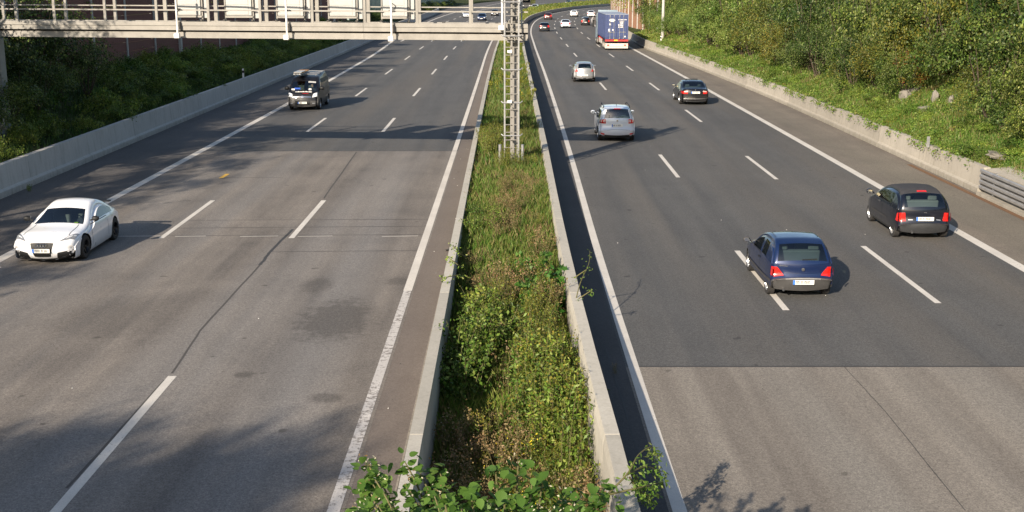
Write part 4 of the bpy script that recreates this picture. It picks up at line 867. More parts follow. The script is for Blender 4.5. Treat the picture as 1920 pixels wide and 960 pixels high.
# --- black saloon
SAL = dict(L=4.50, W=1.80, belt=.93, zb=.19, wf=1.42, wr=-1.32, R=.32, paint='p_black', bumper='p_black', r=.10, crown=.03, bow=.12, pa=.20, pr=.14, pe=4, sect=[(.15, .93), (.3, .985), (.55, 1.0), (.85, .985), (.97, .93), (1.2, .82), (1.42, .70)],
 prof=[(.97, .19, 2), (1.0, .42, 2), (.98, .60, 3), (.90, .74, 4), (.36, .92, 5), (.04, 1.32, 3), (-.10, 1.39, 3), (-.32, 1.40, 2), (-.42, 1.38, 1), (-.48, 1.34, 5), (-.76, 1.03, 2), (-.82, 1.0, 3), (-.96, .97, 2), (-.985, .90, 3), (-.995, .50, 2), (-1.0, .36, 2), (-.97, .19)], win=(4, 5, 9, 10), side_win=[(-.0, .78), (-.85, -.09)])
C4 = Car(SAL); R = empty('saloon_car', label='black saloon with open sunroof in the outer lane beside the hard shoulder', cat='car'); C4.body(R)
for sg in (-1, 1):
    P4 = lambda x0, x1, z0, z1: [(x0, z0), (x1, z0), (x1, z1), (x0, z1)] if sg > 0 else [(-x1, z0), (-x0, z0), (-x0, z1), (-x1, z1)]
    C4.patch('tail_light', P4(.46, .82, .68, .88), 'tail', R, True, .016); C4.patch('indicator', P4(.46, .68, .80, .88), 'tail_c', R, True, .024, 3); C4.spatch('tail_light', [(-2.08, .70), (-1.86, .72), (-1.88, .84), (-2.06, .88)], 'tail', R, sg, .006)
plate(R, C4, True, .77, 0, .52, .12); C4.patch('chrome_strip', [(-.70, .38), (.70, .38), (.70, .40), (-.70, .40)], 'alloy', R, True, .014, 7); C4.hpatch('sunroof', [(-.38, -.15), (.38, -.15), (.38, .05), (-.38, .05)], 'glass_d', R, .01)
b = MB(); b.b2((-.38, -.42, 1.415), (.38, -.20, 1.445)); b.build('sunroof_panel', M['black'], R, bevel=.006); mirror(R, C4, .68, .95, 'p_black', 1.0)
b = MB(); b.lathe([(0, 0), (0, .04), (.012, .035), (.014, 0)], 10); o = b.build('badge', M['chrome'], R); o.location = C4.top(C4.fz(.91), 0, .012); o.rotation_euler = (0, 0, -math.pi / 2)
seams(R, C4, (.95, -.05, -.98)); interior(R, C4, .05, -.95); finish(R, C4, 'alloy', .20, 7); exhaust(R, C4, -.5); place(R, 10.83, 71.2, -1.32, head(LR, 71), .97)
# --- rounded silver hatchback
c = dict(L=4.30, W=1.79, belt=.97, zb=.20, wf=1.36, wr=-1.24, R=.315, paint='p_silver2', bumper='p_silver2', r=.14, crown=.05, bow=.20, pa=.20, pr=.20, pe=3.5, sect=[(.15, .93), (.3, .985), (.55, 1.0), (.9, .975), (1.03, .91), (1.25, .80), (1.5, .66)],
 prof=[(.96, .20, 2), (1.0, .45, 2), (.97, .64, 3), (.86, .80, 3), (.50, .96, 5), (.10, 1.36, 3), (-.05, 1.44, 4), (-.40, 1.48, 3), (-.68, 1.42, 1), (-.76, 1.38, 5), (-.93, 1.08, 2), (-.955, .98, 3), (-.985, .60, 1), (-1.0, .55, 2), (-.99, .34, 2), (-.96, .20)], win=(4, 5, 9, 10), side_win=[(-.0, 1.0), (-1.1, -.09)])
C5 = Car(c); R = empty('hatchback_car', label='silver rounded hatchback with twin exhaust on the right carriageway', cat='car'); C5.body(R)
for sg in (-1, 1):
    P4 = lambda x0, x1, z0, z1: [(x0, z0), (x1 - .04, z0), (x1, z1), (x0 + .1, z1)] if sg > 0 else [(-x1 + .04, z0), (-x0, z0), (-x0 - .1, z1), (-x1, z1)]
    C5.patch('tail_light', P4(.50, .78, .82, 1.04), 'tail', R, True, .018); C5.patch('lamp_lens', P4(.60, .74, .88, .97), 'tail_c', R, True, .03, 3)
plate(R, C5, True, .54, 0, .5, .11); mirror(R, C5, .84, 1.0, 'p_silver2', 1.05); exhaust(R, C5, -.50); exhaust(R, C5, -.60); C5.patch('lower_valance', [(-.62, .19), (.62, .19), (.66, .28), (-.66, .28)], 'black', R, True, .006, 6)
interior(R, C5, .1, -.85); finish(R, C5, 'alloy_d', .19, 5); place(R, 5.33, 87.7, -1.24, head(LR, 88), .95)
# --- white coupe, front view
c = dict(L=4.18, W=1.84, belt=.86, zb=.14, wf=1.22, wr=-1.25, R=.325, paint='p_white', bumper='p_white', dark_sill=False, lift=0, r=.13, crown=.06, bow=.16, pa=.17, pr=.2, pe=4, sect=[(.12, .95), (.28, .985), (.5, 1.0), (.78, .975), (.90, .90), (1.1, .79), (1.34, .66)],
 prof=[(.93, .14, 2), (.985, .26, 2), (1.0, .46, 2), (.975, .60, 2), (.93, .67, 5), (.36, .90, 6), (-.02, 1.25, 3), (-.16, 1.33, 3), (-.34, 1.34, 3), (-.50, 1.27, 5), (-.78, 1.02, 2), (-.88, .93, 3), (-.97, .86, 2), (-.985, .70, 2), (-1.0, .40, 2), (-.97, .16)], win=(5, 6, 9, 10), side_win=[(-.55, .80), (-1.15, -.60)])
C6 = Car(c); R = empty('coupe_car', label='white coupe with black wheels driving beside the left solid line', cat='car'); C6.body(R)
F4 = lambda x0, x1, z0, z1, a=0, b_=0: [(x0, z0), (x1, z0 + a), (x1, z1), (x0, z1 - b_)]
C6.patch('grille', [(-.24, .21), (.24, .21), (.34, .61), (-.34, .61)], 'white', R, False, .004, 6); C6.patch('grille', [(-.215, .225), (.215, .225), (.31, .60), (-.31, .60)], 'black', R, False, .012, 6)
for sg in (-1, 1):
    a = lambda L_: L_ if sg > 0 else [(-x, z) for x, z in (L_[1], L_[0], L_[3], L_[2])]
    C6.patch('air_intake', a([(.36, .16), (.80, .18), (.76, .36), (.40, .32)]), 'black', R, False, .008, 5)
    C6.hpatch('headlight', [(sg*.44, 1.985), (sg*.79, 1.80), (sg*.83, 1.46), (sg*.56, 1.82)], 'head_d', R, .012, 6); C6.hpatch('lamp_lens', [(sg*.58, 1.85), (sg*.72, 1.74), (sg*.74, 1.68), (sg*.60, 1.80)], 'head', R, .016, 3); C6.hpatch('lamp_lens', [(sg*.74, 1.72), (sg*.80, 1.67), (sg*.80, 1.60), (sg*.75, 1.66)], 'head', R, .016, 3)
C6.patch('chin_spoiler', [(-.74, .135), (.74, .135), (.74, .175), (-.74, .175)], 'black', R, False, .03, 8); plate(R, C6, False, .40, 0, .46, .105)
for k in range(4): q = C6.top(C6.fz(.535, False), 0, .03); b = MB(); b.lathe([(0, .040), (.012, .046), (0, .052), (-.006, .046), (0, .040)], 14, 0, 'x'); o = b.build('badge_ring', M['chrome'], R); o.location = q + Vector(((k - 1.5) * .072, 0, 0)); o.rotation_euler = (0, 0, math.pi / 2)
for x in (-.36, 0, .36): b = MB(); q = C6.top(C6.fz(.155, False), x, .04); b.box(q, (.06, .03, .02)); b.build('chin_glint', M['chrome'], R)  # glints along the chin, shaped as small chrome blocks
mirror(R, C6, .50, .92, 'black', 1.0); b = MB(); b.b2((-.60, -1.90, 1.04), (.60, -1.70, 1.065)); [b.b2((x - .02, -1.86, .93), (x + .02, -1.76, 1.04)) for x in (-.4, .4)]; b.build('rear_spoiler', M['p_white'] if False else M['black'], R)
for sg in (-1, 1): C6.hpatch('bonnet_gap', [(sg*.575, .80), (sg*.59, .80), (sg*.62, 1.70), (sg*.60, 1.70)], 'trim', R, .003)
C6.spatch('sill', [(-.80, .16), (.80, .16), (.80, .26), (-.80, .26)], 'p_white', R, 1, .03, 6); C6.spatch('door_handle', [(-.20, .74), (-.02, .74), (-.02, .77), (-.20, .77)], 'alloy', R, 1, .012, 2)
C6.spatch('fuel_cap', [(-1.12, .76), (-.98, .76), (-.98, .88), (-1.12, .88)], 'alloy', R, -1, .006, 3)
b = MB(); q = C6.top(C6.fy(.73), -.50, .01); b.box(q + Vector((0, .02, .01)), (.10, .05, .02)); b.build('green_sticker', M['lf_bright'], R)
seams(R, C6, (.72, -.60), .30, .84); interior(R, C6, -.20, -.85, 'seat', .24); finish(R, C6, 'alloy_d', .23, 5, .0)
YW = math.pi + .0; place(R, -11.93, 30.4, 1.22, YW, .955); driver(R.location, YW, (-.36, -.25, .38), 'driver in a dark shirt behind the wheel of the white coupe')
# --- dark van, front view, with load on its roof rack
c = dict(L=4.78, W=1.90, belt=1.12, zb=.22, wf=1.40, wr=-1.55, R=.32, paint='p_van', bumper='trim_g', bumper_z=.62, lift=.05, r=.10, crown=.04, bow=.10, pa=.12, pr=.02, pe=5, sect=[(.2, .94), (.35, .985), (.6, 1.0), (1.1, .985), (1.3, .96), (1.6, .90), (1.95, .82)],
 prof=[(.97, .22, 2), (1.0, .42, 2), (.99, .60, 2), (.965, .82, 3), (.90, 1.02, 2), (.76, 1.17, 6), (.44, 1.72, 3), (.34, 1.84, 3), (.0, 1.92, 5), (-.94, 1.92, 1), (-.96, 1.90, 1), (-.97, 1.88, 4), (-.985, 1.2, 3), (-.99, .62, 1), (-1.0, .55, 2), (-.99, .22)], win=(5, 6, 10, 11), side_win=[(.75, 1.80)])
C7 = Car(c); R = empty('van', label='dark van with loaded roof rack driving under the gantry', cat='van'); C7.body(R)
for sg in (-1, 1):
    a = lambda L_: L_ if sg > 0 else [(-x, z) for x, z in (L_[1], L_[0], L_[3], L_[2])]
    C7.patch('headlight', a([(.56, .78), (.86, .88), (.84, 1.08), (.62, .99)]), 'head', R, False, .022, 5); C7.patch('fog_lamp', a([(.56, .38), (.72, .38), (.72, .46), (.56, .46)]), 'head_d', R, False, .012, 3)
    C7.spatch('headlight', [(2.12, .88), (2.30, .84), (2.28, 1.0), (2.10, 1.02)], 'head', R, sg, .01, 3)
    C7.spatch('side_panel_line', [(-2.2, 1.12), (.62, 1.12), (.62, 1.17), (-2.2, 1.17)], 'trim', R, sg, .008, 6); C7.spatch('body_stripe', [(-2.2, 1.50), (.60, 1.50), (.60, 1.74), (-2.2, 1.74)], 'black', R, sg, .008, 6); C7.spatch('door_seam', [(.62, .35), (.65, .35), (.65, 1.75), (.62, 1.75)], 'black', R, sg, .006, 3)
C7.patch('grille_bar', [(-.50, .79), (.50, .79), (.52, .825), (-.52, .825)], 'chrome', R, False, .02, 7); C7.patch('badge', [(-.07, .76), (.07, .76), (.06, .86), (-.06, .86)], 'chrome', R, False, .035, 4); C7.patch('lower_grille', [(-.42, .34), (.42, .34), (.46, .60), (-.46, .60)], 'black', R, False, .012, 6)
plate(R, C7, False, .47, 0, .52, .12)
b = MB(); r = random.Random(4); x = -.50
while x < .48:
    w_ = r.choice((.035, .05, .06)); q = C7.top(C7.fz(1.075, False), x, .016); h_ = r.choice((.05, .06, .075)); b.box(q, (w_, .012, h_)); x += w_ + .022
tag(b.build('bonnet_lettering', M['white'], R), kind='stuff')
C7.patch('red_underline', [(-.34, .985), (.02, .985), (.02, 1.0), (-.34, 1.0)], 'tail', R, False, .012, 3)
for nm, x0, x1, y_, z_, m in (('blue_cloth', .20, .55, 1.72, 1.24, 'blue_cloth'), ('paper', .52, .72, 1.78, 1.19, 'white'), ('paper', -.46, -.30, 1.78, 1.20, 'white')): b = MB(); b.b2((x0, y_ - .12, z_ - .03), (x1, y_ + .02, z_ + .05)); b.build(nm, M[m], R)
C7.patch('sun_strip', [(-.66, 1.56), (-.20, 1.56), (-.22, 1.64), (-.64, 1.64)], 'sign_w', R, False, .010, 3)
for x in (-.62, .62): b = MB(); b.tube([(x, 1.0, 1.98), (x, -2.1, 2.02)], .02, 6); b.build('roof_rail', M['steel_g'], R)
for y in (.8, -.2, -1.2, -2.0): b = MB(); b.tube([(-.68, y, 2.02), (.68, y, 2.04)], .02, 6); b.build('cross_bar', M['steel_g'], R)
interior(R, C7, 1.05, 0, 'seat_d', .55, False); finish(R, C7, 'alloy', .20, 6); mirror(R, C7, 1.42, 1.20, 'black', 1.5)
yw = math.pi; place(R, -11.72, 68.2, 1.40, yw, .955); VL = R.location.copy(); driver(VL, yw, (-.38, .95, .72), 'driver in a dark shirt behind the windscreen of the van')
T = empty('roof_load', tuple(VL + Vector((0, 0, 1.97))), yw, 'pale ladder and boards strapped on the roof rack of the dark van', 'ladder')
for x in (.18, .50): b = MB(); b.b2((x - .03, -.9, 0), (x + .03, 1.75, .06)); b.build('side_rail', M['sign_w'], T)
for k in range(9): b = MB(); b.b2((.212, -.8 + k * .3, .015), (.468, -.76 + k * .3, .045)); b.build('rung', M['sign_w'], T)
b = MB(); b.b2((.08, -.9, .065), (.60, 1.2, .10)); b.build('board', M['orange'], T); b = MB(); b.b2((.12, .1, .102), (.56, 1.5, .13)); b.build('board', M['sign_w'], T)
# --- container lorry
R = empty('container_lorry', label='articulated lorry with faded blue container beside the brown noise wall', cat='lorry')
b = MB(); b.b2((-1.19, .02, 1.16), (1.19, 12.1, 3.72)); b.build('container', M['box_blue'], R)
bx = R.children[0] if R.children else None
def kid(name, fn, m, par=R, **k): b = MB(); fn(b); return b.build(name, M[m] if isinstance(m, str) else m, par, **k)
kid('door_seal', lambda b: b.b2((-.012, -.05, 1.28), (.012, .01, 3.64)), 'black'); [kid('mudflap', lambda b: b.b2((sg * .80, .55, .18), (sg * 1.2, .58, .85)), 'black') for sg in (-1, 1)]
kid('container_roof', lambda b: b.b2((-1.215, -.01, 3.723), (1.215, 12.13, 3.77)), 'box_top')
for sg in (-1, 1):
    for k in range(30): kid('side_rib', lambda b: b.b2((sg * 1.191, .3 + k * .39, 1.3), (sg * 1.218, .48 + k * .39, 3.66)), 'box_blue')
    kid('corner_post', lambda b: b.b2((sg * 1.05 if sg > 0 else -1.22, -.03, 1.15), (1.22 if sg > 0 else -1.05, .16, 3.722)), 'box_blue')
    d = kid('container_door', lambda b: b.b2((.012 if sg > 0 else -1.04, -.035, 1.30), (1.04 if sg > 0 else -.012, .015, 3.62)), 'box_blue')
    for k in range(4): kid('door_groove', lambda b: b.b2((.06 if sg > 0 else -1.0, -.060, 1.42 + k * .55), (1.0 if sg > 0 else -.06, -.036, 1.78 + k * .55)), 'box_blue', d, bevel=.01)
    for x in (.30, .72): kid('locking_bar', lambda b: b.tube([(sg * x, -.09, 1.22), (sg * x, -.09, 3.66)], .024, 6), 'alloy', d)
    for x in (.30, .72):
        for z in (1.26, 1.9, 3.0, 3.6): kid('bar_keeper', lambda b: b.box((sg * x, -.075, z), (.11, .05, .09)), 'alloy', d)
    kid('door_handle', lambda b: b.b2((sg * .30, -.115, 1.88), (sg * .95, -.095, 1.92)), 'alloy', d)
# markings of the doors: white emblem and rows of unreadable characters
r = random.Random(3)
def marks(b):
    for (x0, z0, w_, h_) in ((-.82, 3.08, .62, .13), (-.70, 3.20, .36, .08), (-.72, 2.98, .38, .08), (-.80, 2.62, .15, .18), (-.90, 1.98, .20, .26), (-.48, 2.05, .12, .16)): b.b2((x0, -.0675, z0), (x0 + w_, -.0615, z0 + h_))
    for z, n_, hh in ((3.16, 9, .09), (3.0, 4, .08), (2.78, 4, .17), (2.56, 5, .17), (2.36, 5, .15)):
        for k in range(n_): b.b2((.16 + k * .10 + (.12 if n_ == 4 else 0), -.0675, z), (.16 + k * .10 + .07 + (.12 if n_ == 4 else 0), -.0615, z + hh * r.uniform(.75, 1)))
    b.b2((.80, -.0675, 1.36), (.96, -.0615, 1.50))
tag(kid('door_markings', marks, 'white'), kind='stuff')
kid('chassis', lambda b: (b.b2((-.55, .3, .78), (-.35, 13.2, 1.13)), b.b2((.35, .3, .78), (.55, 13.2, 1.13))), 'trim')
kid('rear_beam', lambda b: b.b2((-1.24, -.10, .92), (1.24, .05, 1.13)), 'red_steel'); kid('warning_plate', lambda b: b.b2((-.28, -.12, .98), (.12, -.103, 1.10)), 'flower_y')
kid('underrun_bumper', lambda b: b.b2((-1.24, -.14, .40), (1.24, -.02, .72)), 'cream', bevel=.02); kid('mud_skirt', lambda b: b.b2((-1.22, -.10, .20), (1.22, -.06, .39)), 'cream')
for sg in (-1, 1):
    kid('tail_light', lambda b: b.b2((sg * .78, -.165, .48), (sg * 1.02, -.142, .60)), 'tail'); kid('marker_light', lambda b: b.b2((sg * 1.19, -.16, .52), (sg * 1.25, -.02, .66)), 'tail')
    for y in (1.2, 2.5, 3.8, 12.9): wheel(R, sg * 1.02, y, .50, sg, 'cream', .32, 5)
    wheel(R, sg * 1.02, 15.6, .50, sg, 'alloy', .30, 5); kid('mudguard', lambda b: b.b2((sg * .85, 1.0, 1.02), (sg * 1.20, 4.3, 1.06)), 'trim'); kid('side_guard', lambda b: b.b2((sg * 1.17, 5.2, .45), (sg * 1.21, 9.8, .95)), 'cream')
kid('tank', lambda b: b.lathe([(-.0, 0), (-.0, .3), (.5, .3), (.5, 0)], 16, 0, 'x', (-1.15, 11.0, .75)), 'red_steel')
kid('cab', lambda b: (b.b2((-1.22, 12.7, .75), (1.22, 15.0, 3.3)), b.add([(-1.22, 15.0, .55), (1.22, 15.0, .55), (1.22, 15.0, 3.3), (-1.22, 15.0, 3.3), (-1.20, 16.2, .45), (1.20, 16.2, .45), (1.16, 15.85, 3.2), (-1.16, 15.85, 3.2)], [(4, 5, 6, 7), (0, 4, 7, 3), (1, 2, 6, 5), (3, 7, 6, 2), (0, 1, 5, 4)])), 'p_truck')
kid('air_deflector', lambda b: b.add([(-1.2, 12.75, 3.3), (1.2, 12.75, 3.3), (1.1, 15.0, 3.32), (-1.1, 15.0, 3.32), (-1.12, 12.75, 3.95), (1.12, 12.75, 3.95)], [(0, 1, 5, 4), (4, 5, 2, 3), (0, 4, 3), (1, 2, 5)]), 'p_truck')
kid('cab_side_fairing', lambda b: (b.b2((-1.27, 12.1, .9), (-1.235, 12.9, 3.6)), b.b2((1.235, 12.1, .9), (1.27, 12.9, 3.6))), 'p_truck'); kid('windscreen', lambda b: b.add([(-1.1, 16.13, 1.9), (1.1, 16.13, 1.9), (1.05, 15.98, 2.9), (-1.05, 15.98, 2.9)], [(0, 1, 2, 3)]), 'glass_d')
for sg in (-1, 1): kid('side_window', lambda b: b.b2((sg * 1.221, 14.2, 1.9), (sg * 1.232, 15.3, 2.6)), 'glass_d'); kid('mirror', lambda b: b.b2((sg * 1.35, 15.7, 1.9), (sg * 1.60, 15.85, 2.7)), 'black', bevel=.03); kid('mirror_arm', lambda b: b.bar((sg * 1.15, 15.8, 2.6), (sg * 1.45, 15.78, 2.65), .05), 'black')
place(R, 11.28, 129.3, 0, head(LR, 136), 1.0)
# --- far traffic: smaller versions of the same kinds, each with its own paint
def far_car(kind, paint, X, Y, f, label, rear=True, sc=.95, extra=None):
    c = dict({'hatch': C1.c, 'saloon': SAL, 'mpv': C3.c, 'round': C5.c}[kind]); c['paint'] = paint; c['q'] = .7; c.pop('roof_mat', None); c['bumper_z'] = 0; c['bumper'] = paint
    if kind in ('hatch',): c['L'] = 3.95; c['W'] = 1.7
    C = Car(c); R = empty('hatchback_car' if kind in ('hatch', 'round') else 'saloon_car' if kind == 'saloon' else 'mpv_car', label=label, cat='car', group='distant cars'); C.body(R)
    for sg in (-1, 1):
        w_ = C.W / 2
        P4 = lambda x0, x1, z0, z1: [(x0, z0), (x1, z0), (x1, z1), (x0, z1)] if sg > 0 else [(-x1, z0), (-x0, z0), (-x0, z1), (-x1, z1)]
        C.patch('tail_light', P4(w_ - .36, w_ - .06, .66, .90 if kind == 'saloon' else .98), 'tail', R, True, .02, 4)
        C.patch('headlight', P4(w_ - .44, w_ - .10, .55, .72), 'head', R, False, .02, 4)
    C.patch('grille', [(-.35, .32), (.35, .32), (.38, .60), (-.38, .60)], 'black', R, False, .012, 4)
    plate(R, C, True, .60 if kind != 'saloon' else .72, tiny=True); plate(R, C, False, .45, tiny=True); mirror(R, C, .75, C.belt + .02, paint); finish(R, C, 'alloy', .19, 5)
    yaw = head(f, Y) + (0 if rear else math.pi); place(R, X, Y, (c['wr'] if rear else c['wf']), yaw, sc); return R
far_car('hatch', 'p_black', 4.98, 180, LR, 'dark hatchback with red tail lights nearest the bend of the inner lane')
far_car('saloon', 'p_silver', 8.7, 193.5, LR, 'silver saloon in the middle lane where the right carriageway bends')
far_car('mpv', 'p_black', 12.6, 205.5, LR, 'dark red-black tall car just ahead of the container lorry cab', sc=.9)
far_car('hatch', 'p_red', 7.3, 238.5, LR, 'dark red car with a bright mirror high on the bend of the inner lane')
far_car('round', 'p_white', 13.4, 259, LR, 'white rounded hatchback in the middle lane at the bend, paired with a white saloon', sc=.95)
far_car('saloon', 'p_white', 16.85, 256, LR, 'white saloon in the outer lane of the bend before the brown noise wall', sc=.95)
far_car('saloon', 'p_blue', -5.58, 231.5, LL, 'dark blue oncoming saloon with bright front seen through the gantry railing', False)
far_car('hatch', 'p_silver', -9.2, 253, LL, 'pale silver oncoming car half hidden behind a gantry railing post', False)
far_car('saloon', 'p_black', -3.54, 265, LL, 'black oncoming car with bright headlights close to the gantry mast', False)
far_car('saloon', 'p_silver', 6.4, 333, LL, 'silver oncoming saloon behind the dark lorry on the far bend', False)
far_car('hatch', 'p_blue', 19.3, 414, LL, 'blue oncoming car at the very top of the far bend', False)
# oncoming lorry and van far away
def far_lorry(X, Y, yaw, m_cab, m_box, lab, name, cat, L=9):
    R = empty(name, (X, Y, 0), yaw, lab, cat); k = lambda n_, p, q, m: kid(n_, lambda b: b.b2(p, q), m, R, bevel=.03)
    k('cab', (-1.2, 0, .5), (1.2, -1.9, 2.5), m_cab); k('load_box', (-1.22, -2.1, .95), (1.22, -L, 3.3), m_box); k('windscreen', (-1.05, .012, 1.5), (1.05, .03, 2.3), 'glass_d'); k('bumper', (-1.2, .015, .35), (1.2, .12, .8), 'trim'); k('chassis', (-.5, -.3, .6), (.5, -L + .3, .94), 'black')
    for sg in (-1, 1):
        k('headlight', (sg * .75, .125, .55), (sg * 1.1, .15, .72), 'head')
        for y in (-.9, -L + 1.6): wheel(R, sg * 1.0, y, .48, sg, 'alloy', .28, 5)
    return R
far_lorry(4.5, 351, math.pi + head(LL, 352), 'p_black', 'p_red', 'black lorry with a reddish load right of the gantry mast, far away', 'lorry', 'lorry')
far_lorry(1.6, 380, math.pi + head(LL, 380), 'p_white', 'p_white', 'white lorry half hidden behind the top of the gantry mast', 'lorry', 'lorry')
# ---------------- vegetation ----------------
def ground_z(x, y):
    bl, br = BAR_L(y), BAR_R(y); nz = .35 * math.sin(y * .11) + .25 * math.sin(y * .043 + 1); k = min(1, max(0, (y - 150) / 90)); hl = 1 - .75 * k
    if x > br: return float(np.interp(x - br, [.36, .8, 1.6, 3.4, 6, 12, 40], [.72, .85, 1.2 + .1 * nz, 2.1 + .3 * nz, 3.6 + .6 * nz, 6 + nz, 8]))
    if x < bl: return float(np.interp(bl - x, [.35, .7, 1.6, 4, 8, 16, 60], [.75 * hl, .85 * hl, .95 * hl, (1.9 + .4 * nz) * hl, (3.2 + nz) * hl, (5.2 + nz) * hl, 7 * hl + 1]))
    return med_z(y)
def leafquads(C, size, rng, up=.35, asp=.55, droop=0.0, dirs=None):
    n = len(C); nrm_ = rng.normal(size=(n, 3)); 
    if dirs is not None: nrm_ = nrm_ * .55 + dirs
    nrm_[:, 2] += up; nrm_ /= np.linalg.norm(nrm_, axis=1)[:, None] + 1e-9
    t = rng.normal(size=(n, 3)); t[:, 2] -= droop; t -= nrm_ * (t * nrm_).sum(1)[:, None]; t /= np.linalg.norm(t, axis=1)[:, None] + 1e-9
    b = np.cross(nrm_, t); s = (size * rng.uniform(.6, 1.35, n))[:, None]
    V = np.stack([C - t * s * .5, C + b * s * asp * .5 - t * s * .05, C + t * s * .5 - nrm_ * s * .12, C - b * s * asp * .5 - t * s * .05], 1).reshape(-1, 3)
    return V, np.arange(n * 4).reshape(n, 4)
def blob_pts(blobs, n, rng, clumps, sig, shell=.22, low=-.35):
    """leaves gathered in clumps over the surfaces of several ellipsoids (centre, radii)"""
    ar = np.array([b[1][0] * b[1][2] + b[1][0] * b[1][1] for b in blobs]); ar = ar / ar.sum(); cs = []; ds = []
    for (c, r), a in zip(blobs, ar):
        m = max(4, int(clumps * a)); d = rng.normal(size=(m * 2, 3)); d /= np.linalg.norm(d, axis=1)[:, None]; d = d[d[:, 2] > low][:m]
        rr = rng.uniform(1 - shell * 1.6, 1.04 + shell * .4, len(d))[:, None]; cs.append(np.array(c) + d * np.array(r) * rr); ds.append(d)
    cs = np.concatenate(cs); ds = np.concatenate(ds); k = rng.integers(0, len(cs), n)
    P = cs[k] + rng.normal(size=(n, 3)) * sig * rng.uniform(.4, 1.2, n)[:, None]; return P, ds[k]
def foliage_mesh(name, blobs, n, clumps, sig, size, mat, seed, up=.35, asp=.55, shell=.14, low=-.6, extra=None):
    rng = np.random.default_rng(seed); P, D = blob_pts(blobs, n, rng, clumps, sig, shell, low); V, F = leafquads(P, size, rng, up, asp, .3, D * .9)
    mats = [M[mat]]; mi = np.zeros(len(F), int)
    if extra:
        mats.append(M[extra[0]]); mi[rng.random(len(F)) < extra[1]] = 1
    return np_mesh(name, V, F, mats, mi=mi)
def blobs_mound(rng, w, d, h, n):
    out = []
    for _ in range(n):
        x, y = rng.uniform(-w, w) * .48, rng.uniform(-d, d) * .48; rr = rng.uniform(.20, .40) * w; k = 1 - .5 * ((x / w) ** 2 + (y / d) ** 2) * 2
        out.append(((x, y, h * rng.uniform(.30, .72) * k), (rr, rr * d / w, h * rng.uniform(.22, .34) * k)))
    return out
SH = {}
def shrub_meshes():
    for key, mat, ex, w, h, n, cl, sig, size in (
        ('pale', 'lf_pale', ('lf_bank', .45), 3.4, 3.2, 6200, 110, .20, .115), ('mid', 'lf_bank', ('lf_bankd', .35), 3.2, 3.0, 6200, 110, .19, .105),
        ('dark', 'lf_bankd', ('lf_pale', .14), 3.0, 3.1, 6500, 100, .20, .105), ('olive', 'lf_olive', ('lf_bankd', .35), 3.4, 3.3, 6200, 110, .21, .11),
        ('brown', 'lf_olive', ('lf_red', .25), 2.4, 2.0, 3600, 70, .16, .10), ('low', 'lf_mid', ('lf_bright', .18), 1.6, .9, 2400, 50, .12, .085), ('lowdark', 'lf_dark', ('lf_mid', .4), 1.8, 1.1, 2600, 50, .13, .09)):
        SH[key] = []
        for v in range(3 if key not in ('brown', 'low', 'lowdark') else 2):
            sd = hash(key) % 1000 if False else sum(map(ord, key)) * 7 + v; rng = np.random.default_rng(sd)
            SH[key].append(foliage_mesh('crown', blobs_mound(rng, w, w * .9, h, 10), n, cl, sig, size, mat, sd + 1, extra=ex))
shrub_meshes()
twig = MB()
for k in range(9): a = k * .7; twig.tube([(.1 * math.cos(a), .1 * math.sin(a), 0), (.6 * math.cos(a), .6 * math.sin(a), 1.0), (1.1 * math.cos(a + .2), 1.1 * math.sin(a + .2), 2.0 + .3 * (k % 3))], [.05, .03, .012], 5, cap=False)
TWIG = twig.mesh('stem', M['bark'])
def shrub(kind, x, y, s=1.0, sz=None, label='', group=None, dz=0, v=None, stem=True, name='shrub'):
    if kind in ('low', 'lowdark') and name == 'shrub': name = 'bramble'  # the low kinds are low shrubs, kept under a name of their own
    z = ground_z(x, y); R = empty(name, (x, y, z + dz), random.uniform(0, 6.28), label, name, group); R.scale = (s, s, (sz or s))
    m = SH[kind][(v if v is not None else random.randrange(99)) % len(SH[kind])]; link_mesh('crown', m, R)
    if stem and kind not in ('low', 'lowdark', 'brown'): link_mesh('stem', TWIG, R, None)
    return R
# --- trees
TREES = {}
def tree_mesh(key, H, cw, mat, ex, n, seed, size=.15, trunk=.2, base=.25):
    rng = np.random.default_rng(seed); blobs = []; t = MB(); top = (rng.uniform(-.4, .4), rng.uniform(-.4, .4), H * .86)
    t.tube([(0, 0, -.5), (.05, .02, H * .25), (top[0] * .5, top[1] * .5, H * .55), top], [trunk * 1.25, trunk, trunk * .6, trunk * .15], 9)
    for k in range(13):
        a = k * 2.4 + rng.uniform(-.3, .3); zz = H * (base + (.95 - base) * (k + .5) / 13); rr = cw * math.sqrt(max(.08, 1 - ((zz / H - .58) / .48) ** 2)) * rng.uniform(.62, 1.0)
        c = (rr * math.cos(a) * .72, rr * math.sin(a) * .72, zz); r_ = cw * rng.uniform(.28, .42); blobs.append((c, (r_, r_, r_ * .75)))
        z0 = zz - rr * .55; u = max(0, min(1, z0 / H)); t.tube([(top[0] * u, top[1] * u, max(.5, z0)), (c[0] * .5, c[1] * .5, (max(.5, z0) + zz) / 2 + .1), c], [trunk * .42, trunk * .25, trunk * .07], 6, cap=False)
    blobs.append(((top[0], top[1], H * .9), (cw * .35, cw * .35, H * .1)))
    TREES[key] = (t.mesh('trunk', M['bark'], smooth=True), foliage_mesh('crown', blobs, n, int(n / 55), .30, size, mat, seed + 5, shell=.5, low=-.8, extra=ex))
tree_mesh('a', 9, 3.6, 'lf_olive', ('lf_mid', .3), 13000, 31); tree_mesh('b', 9, 3.3, 'lf_mid', ('lf_dark', .3), 13000, 47); tree_mesh('c', 9, 3.0, 'lf_dark', ('lf_olive', .25), 12000, 59)
tree_mesh('e', 9, 3.6, 'lf_dark', ('lf_mid', .3), 22000, 83, .21); tree_mesh('d', 9, 3.5, 'lf_olive', ('lf_ylw', .12), 16000, 71, .13)
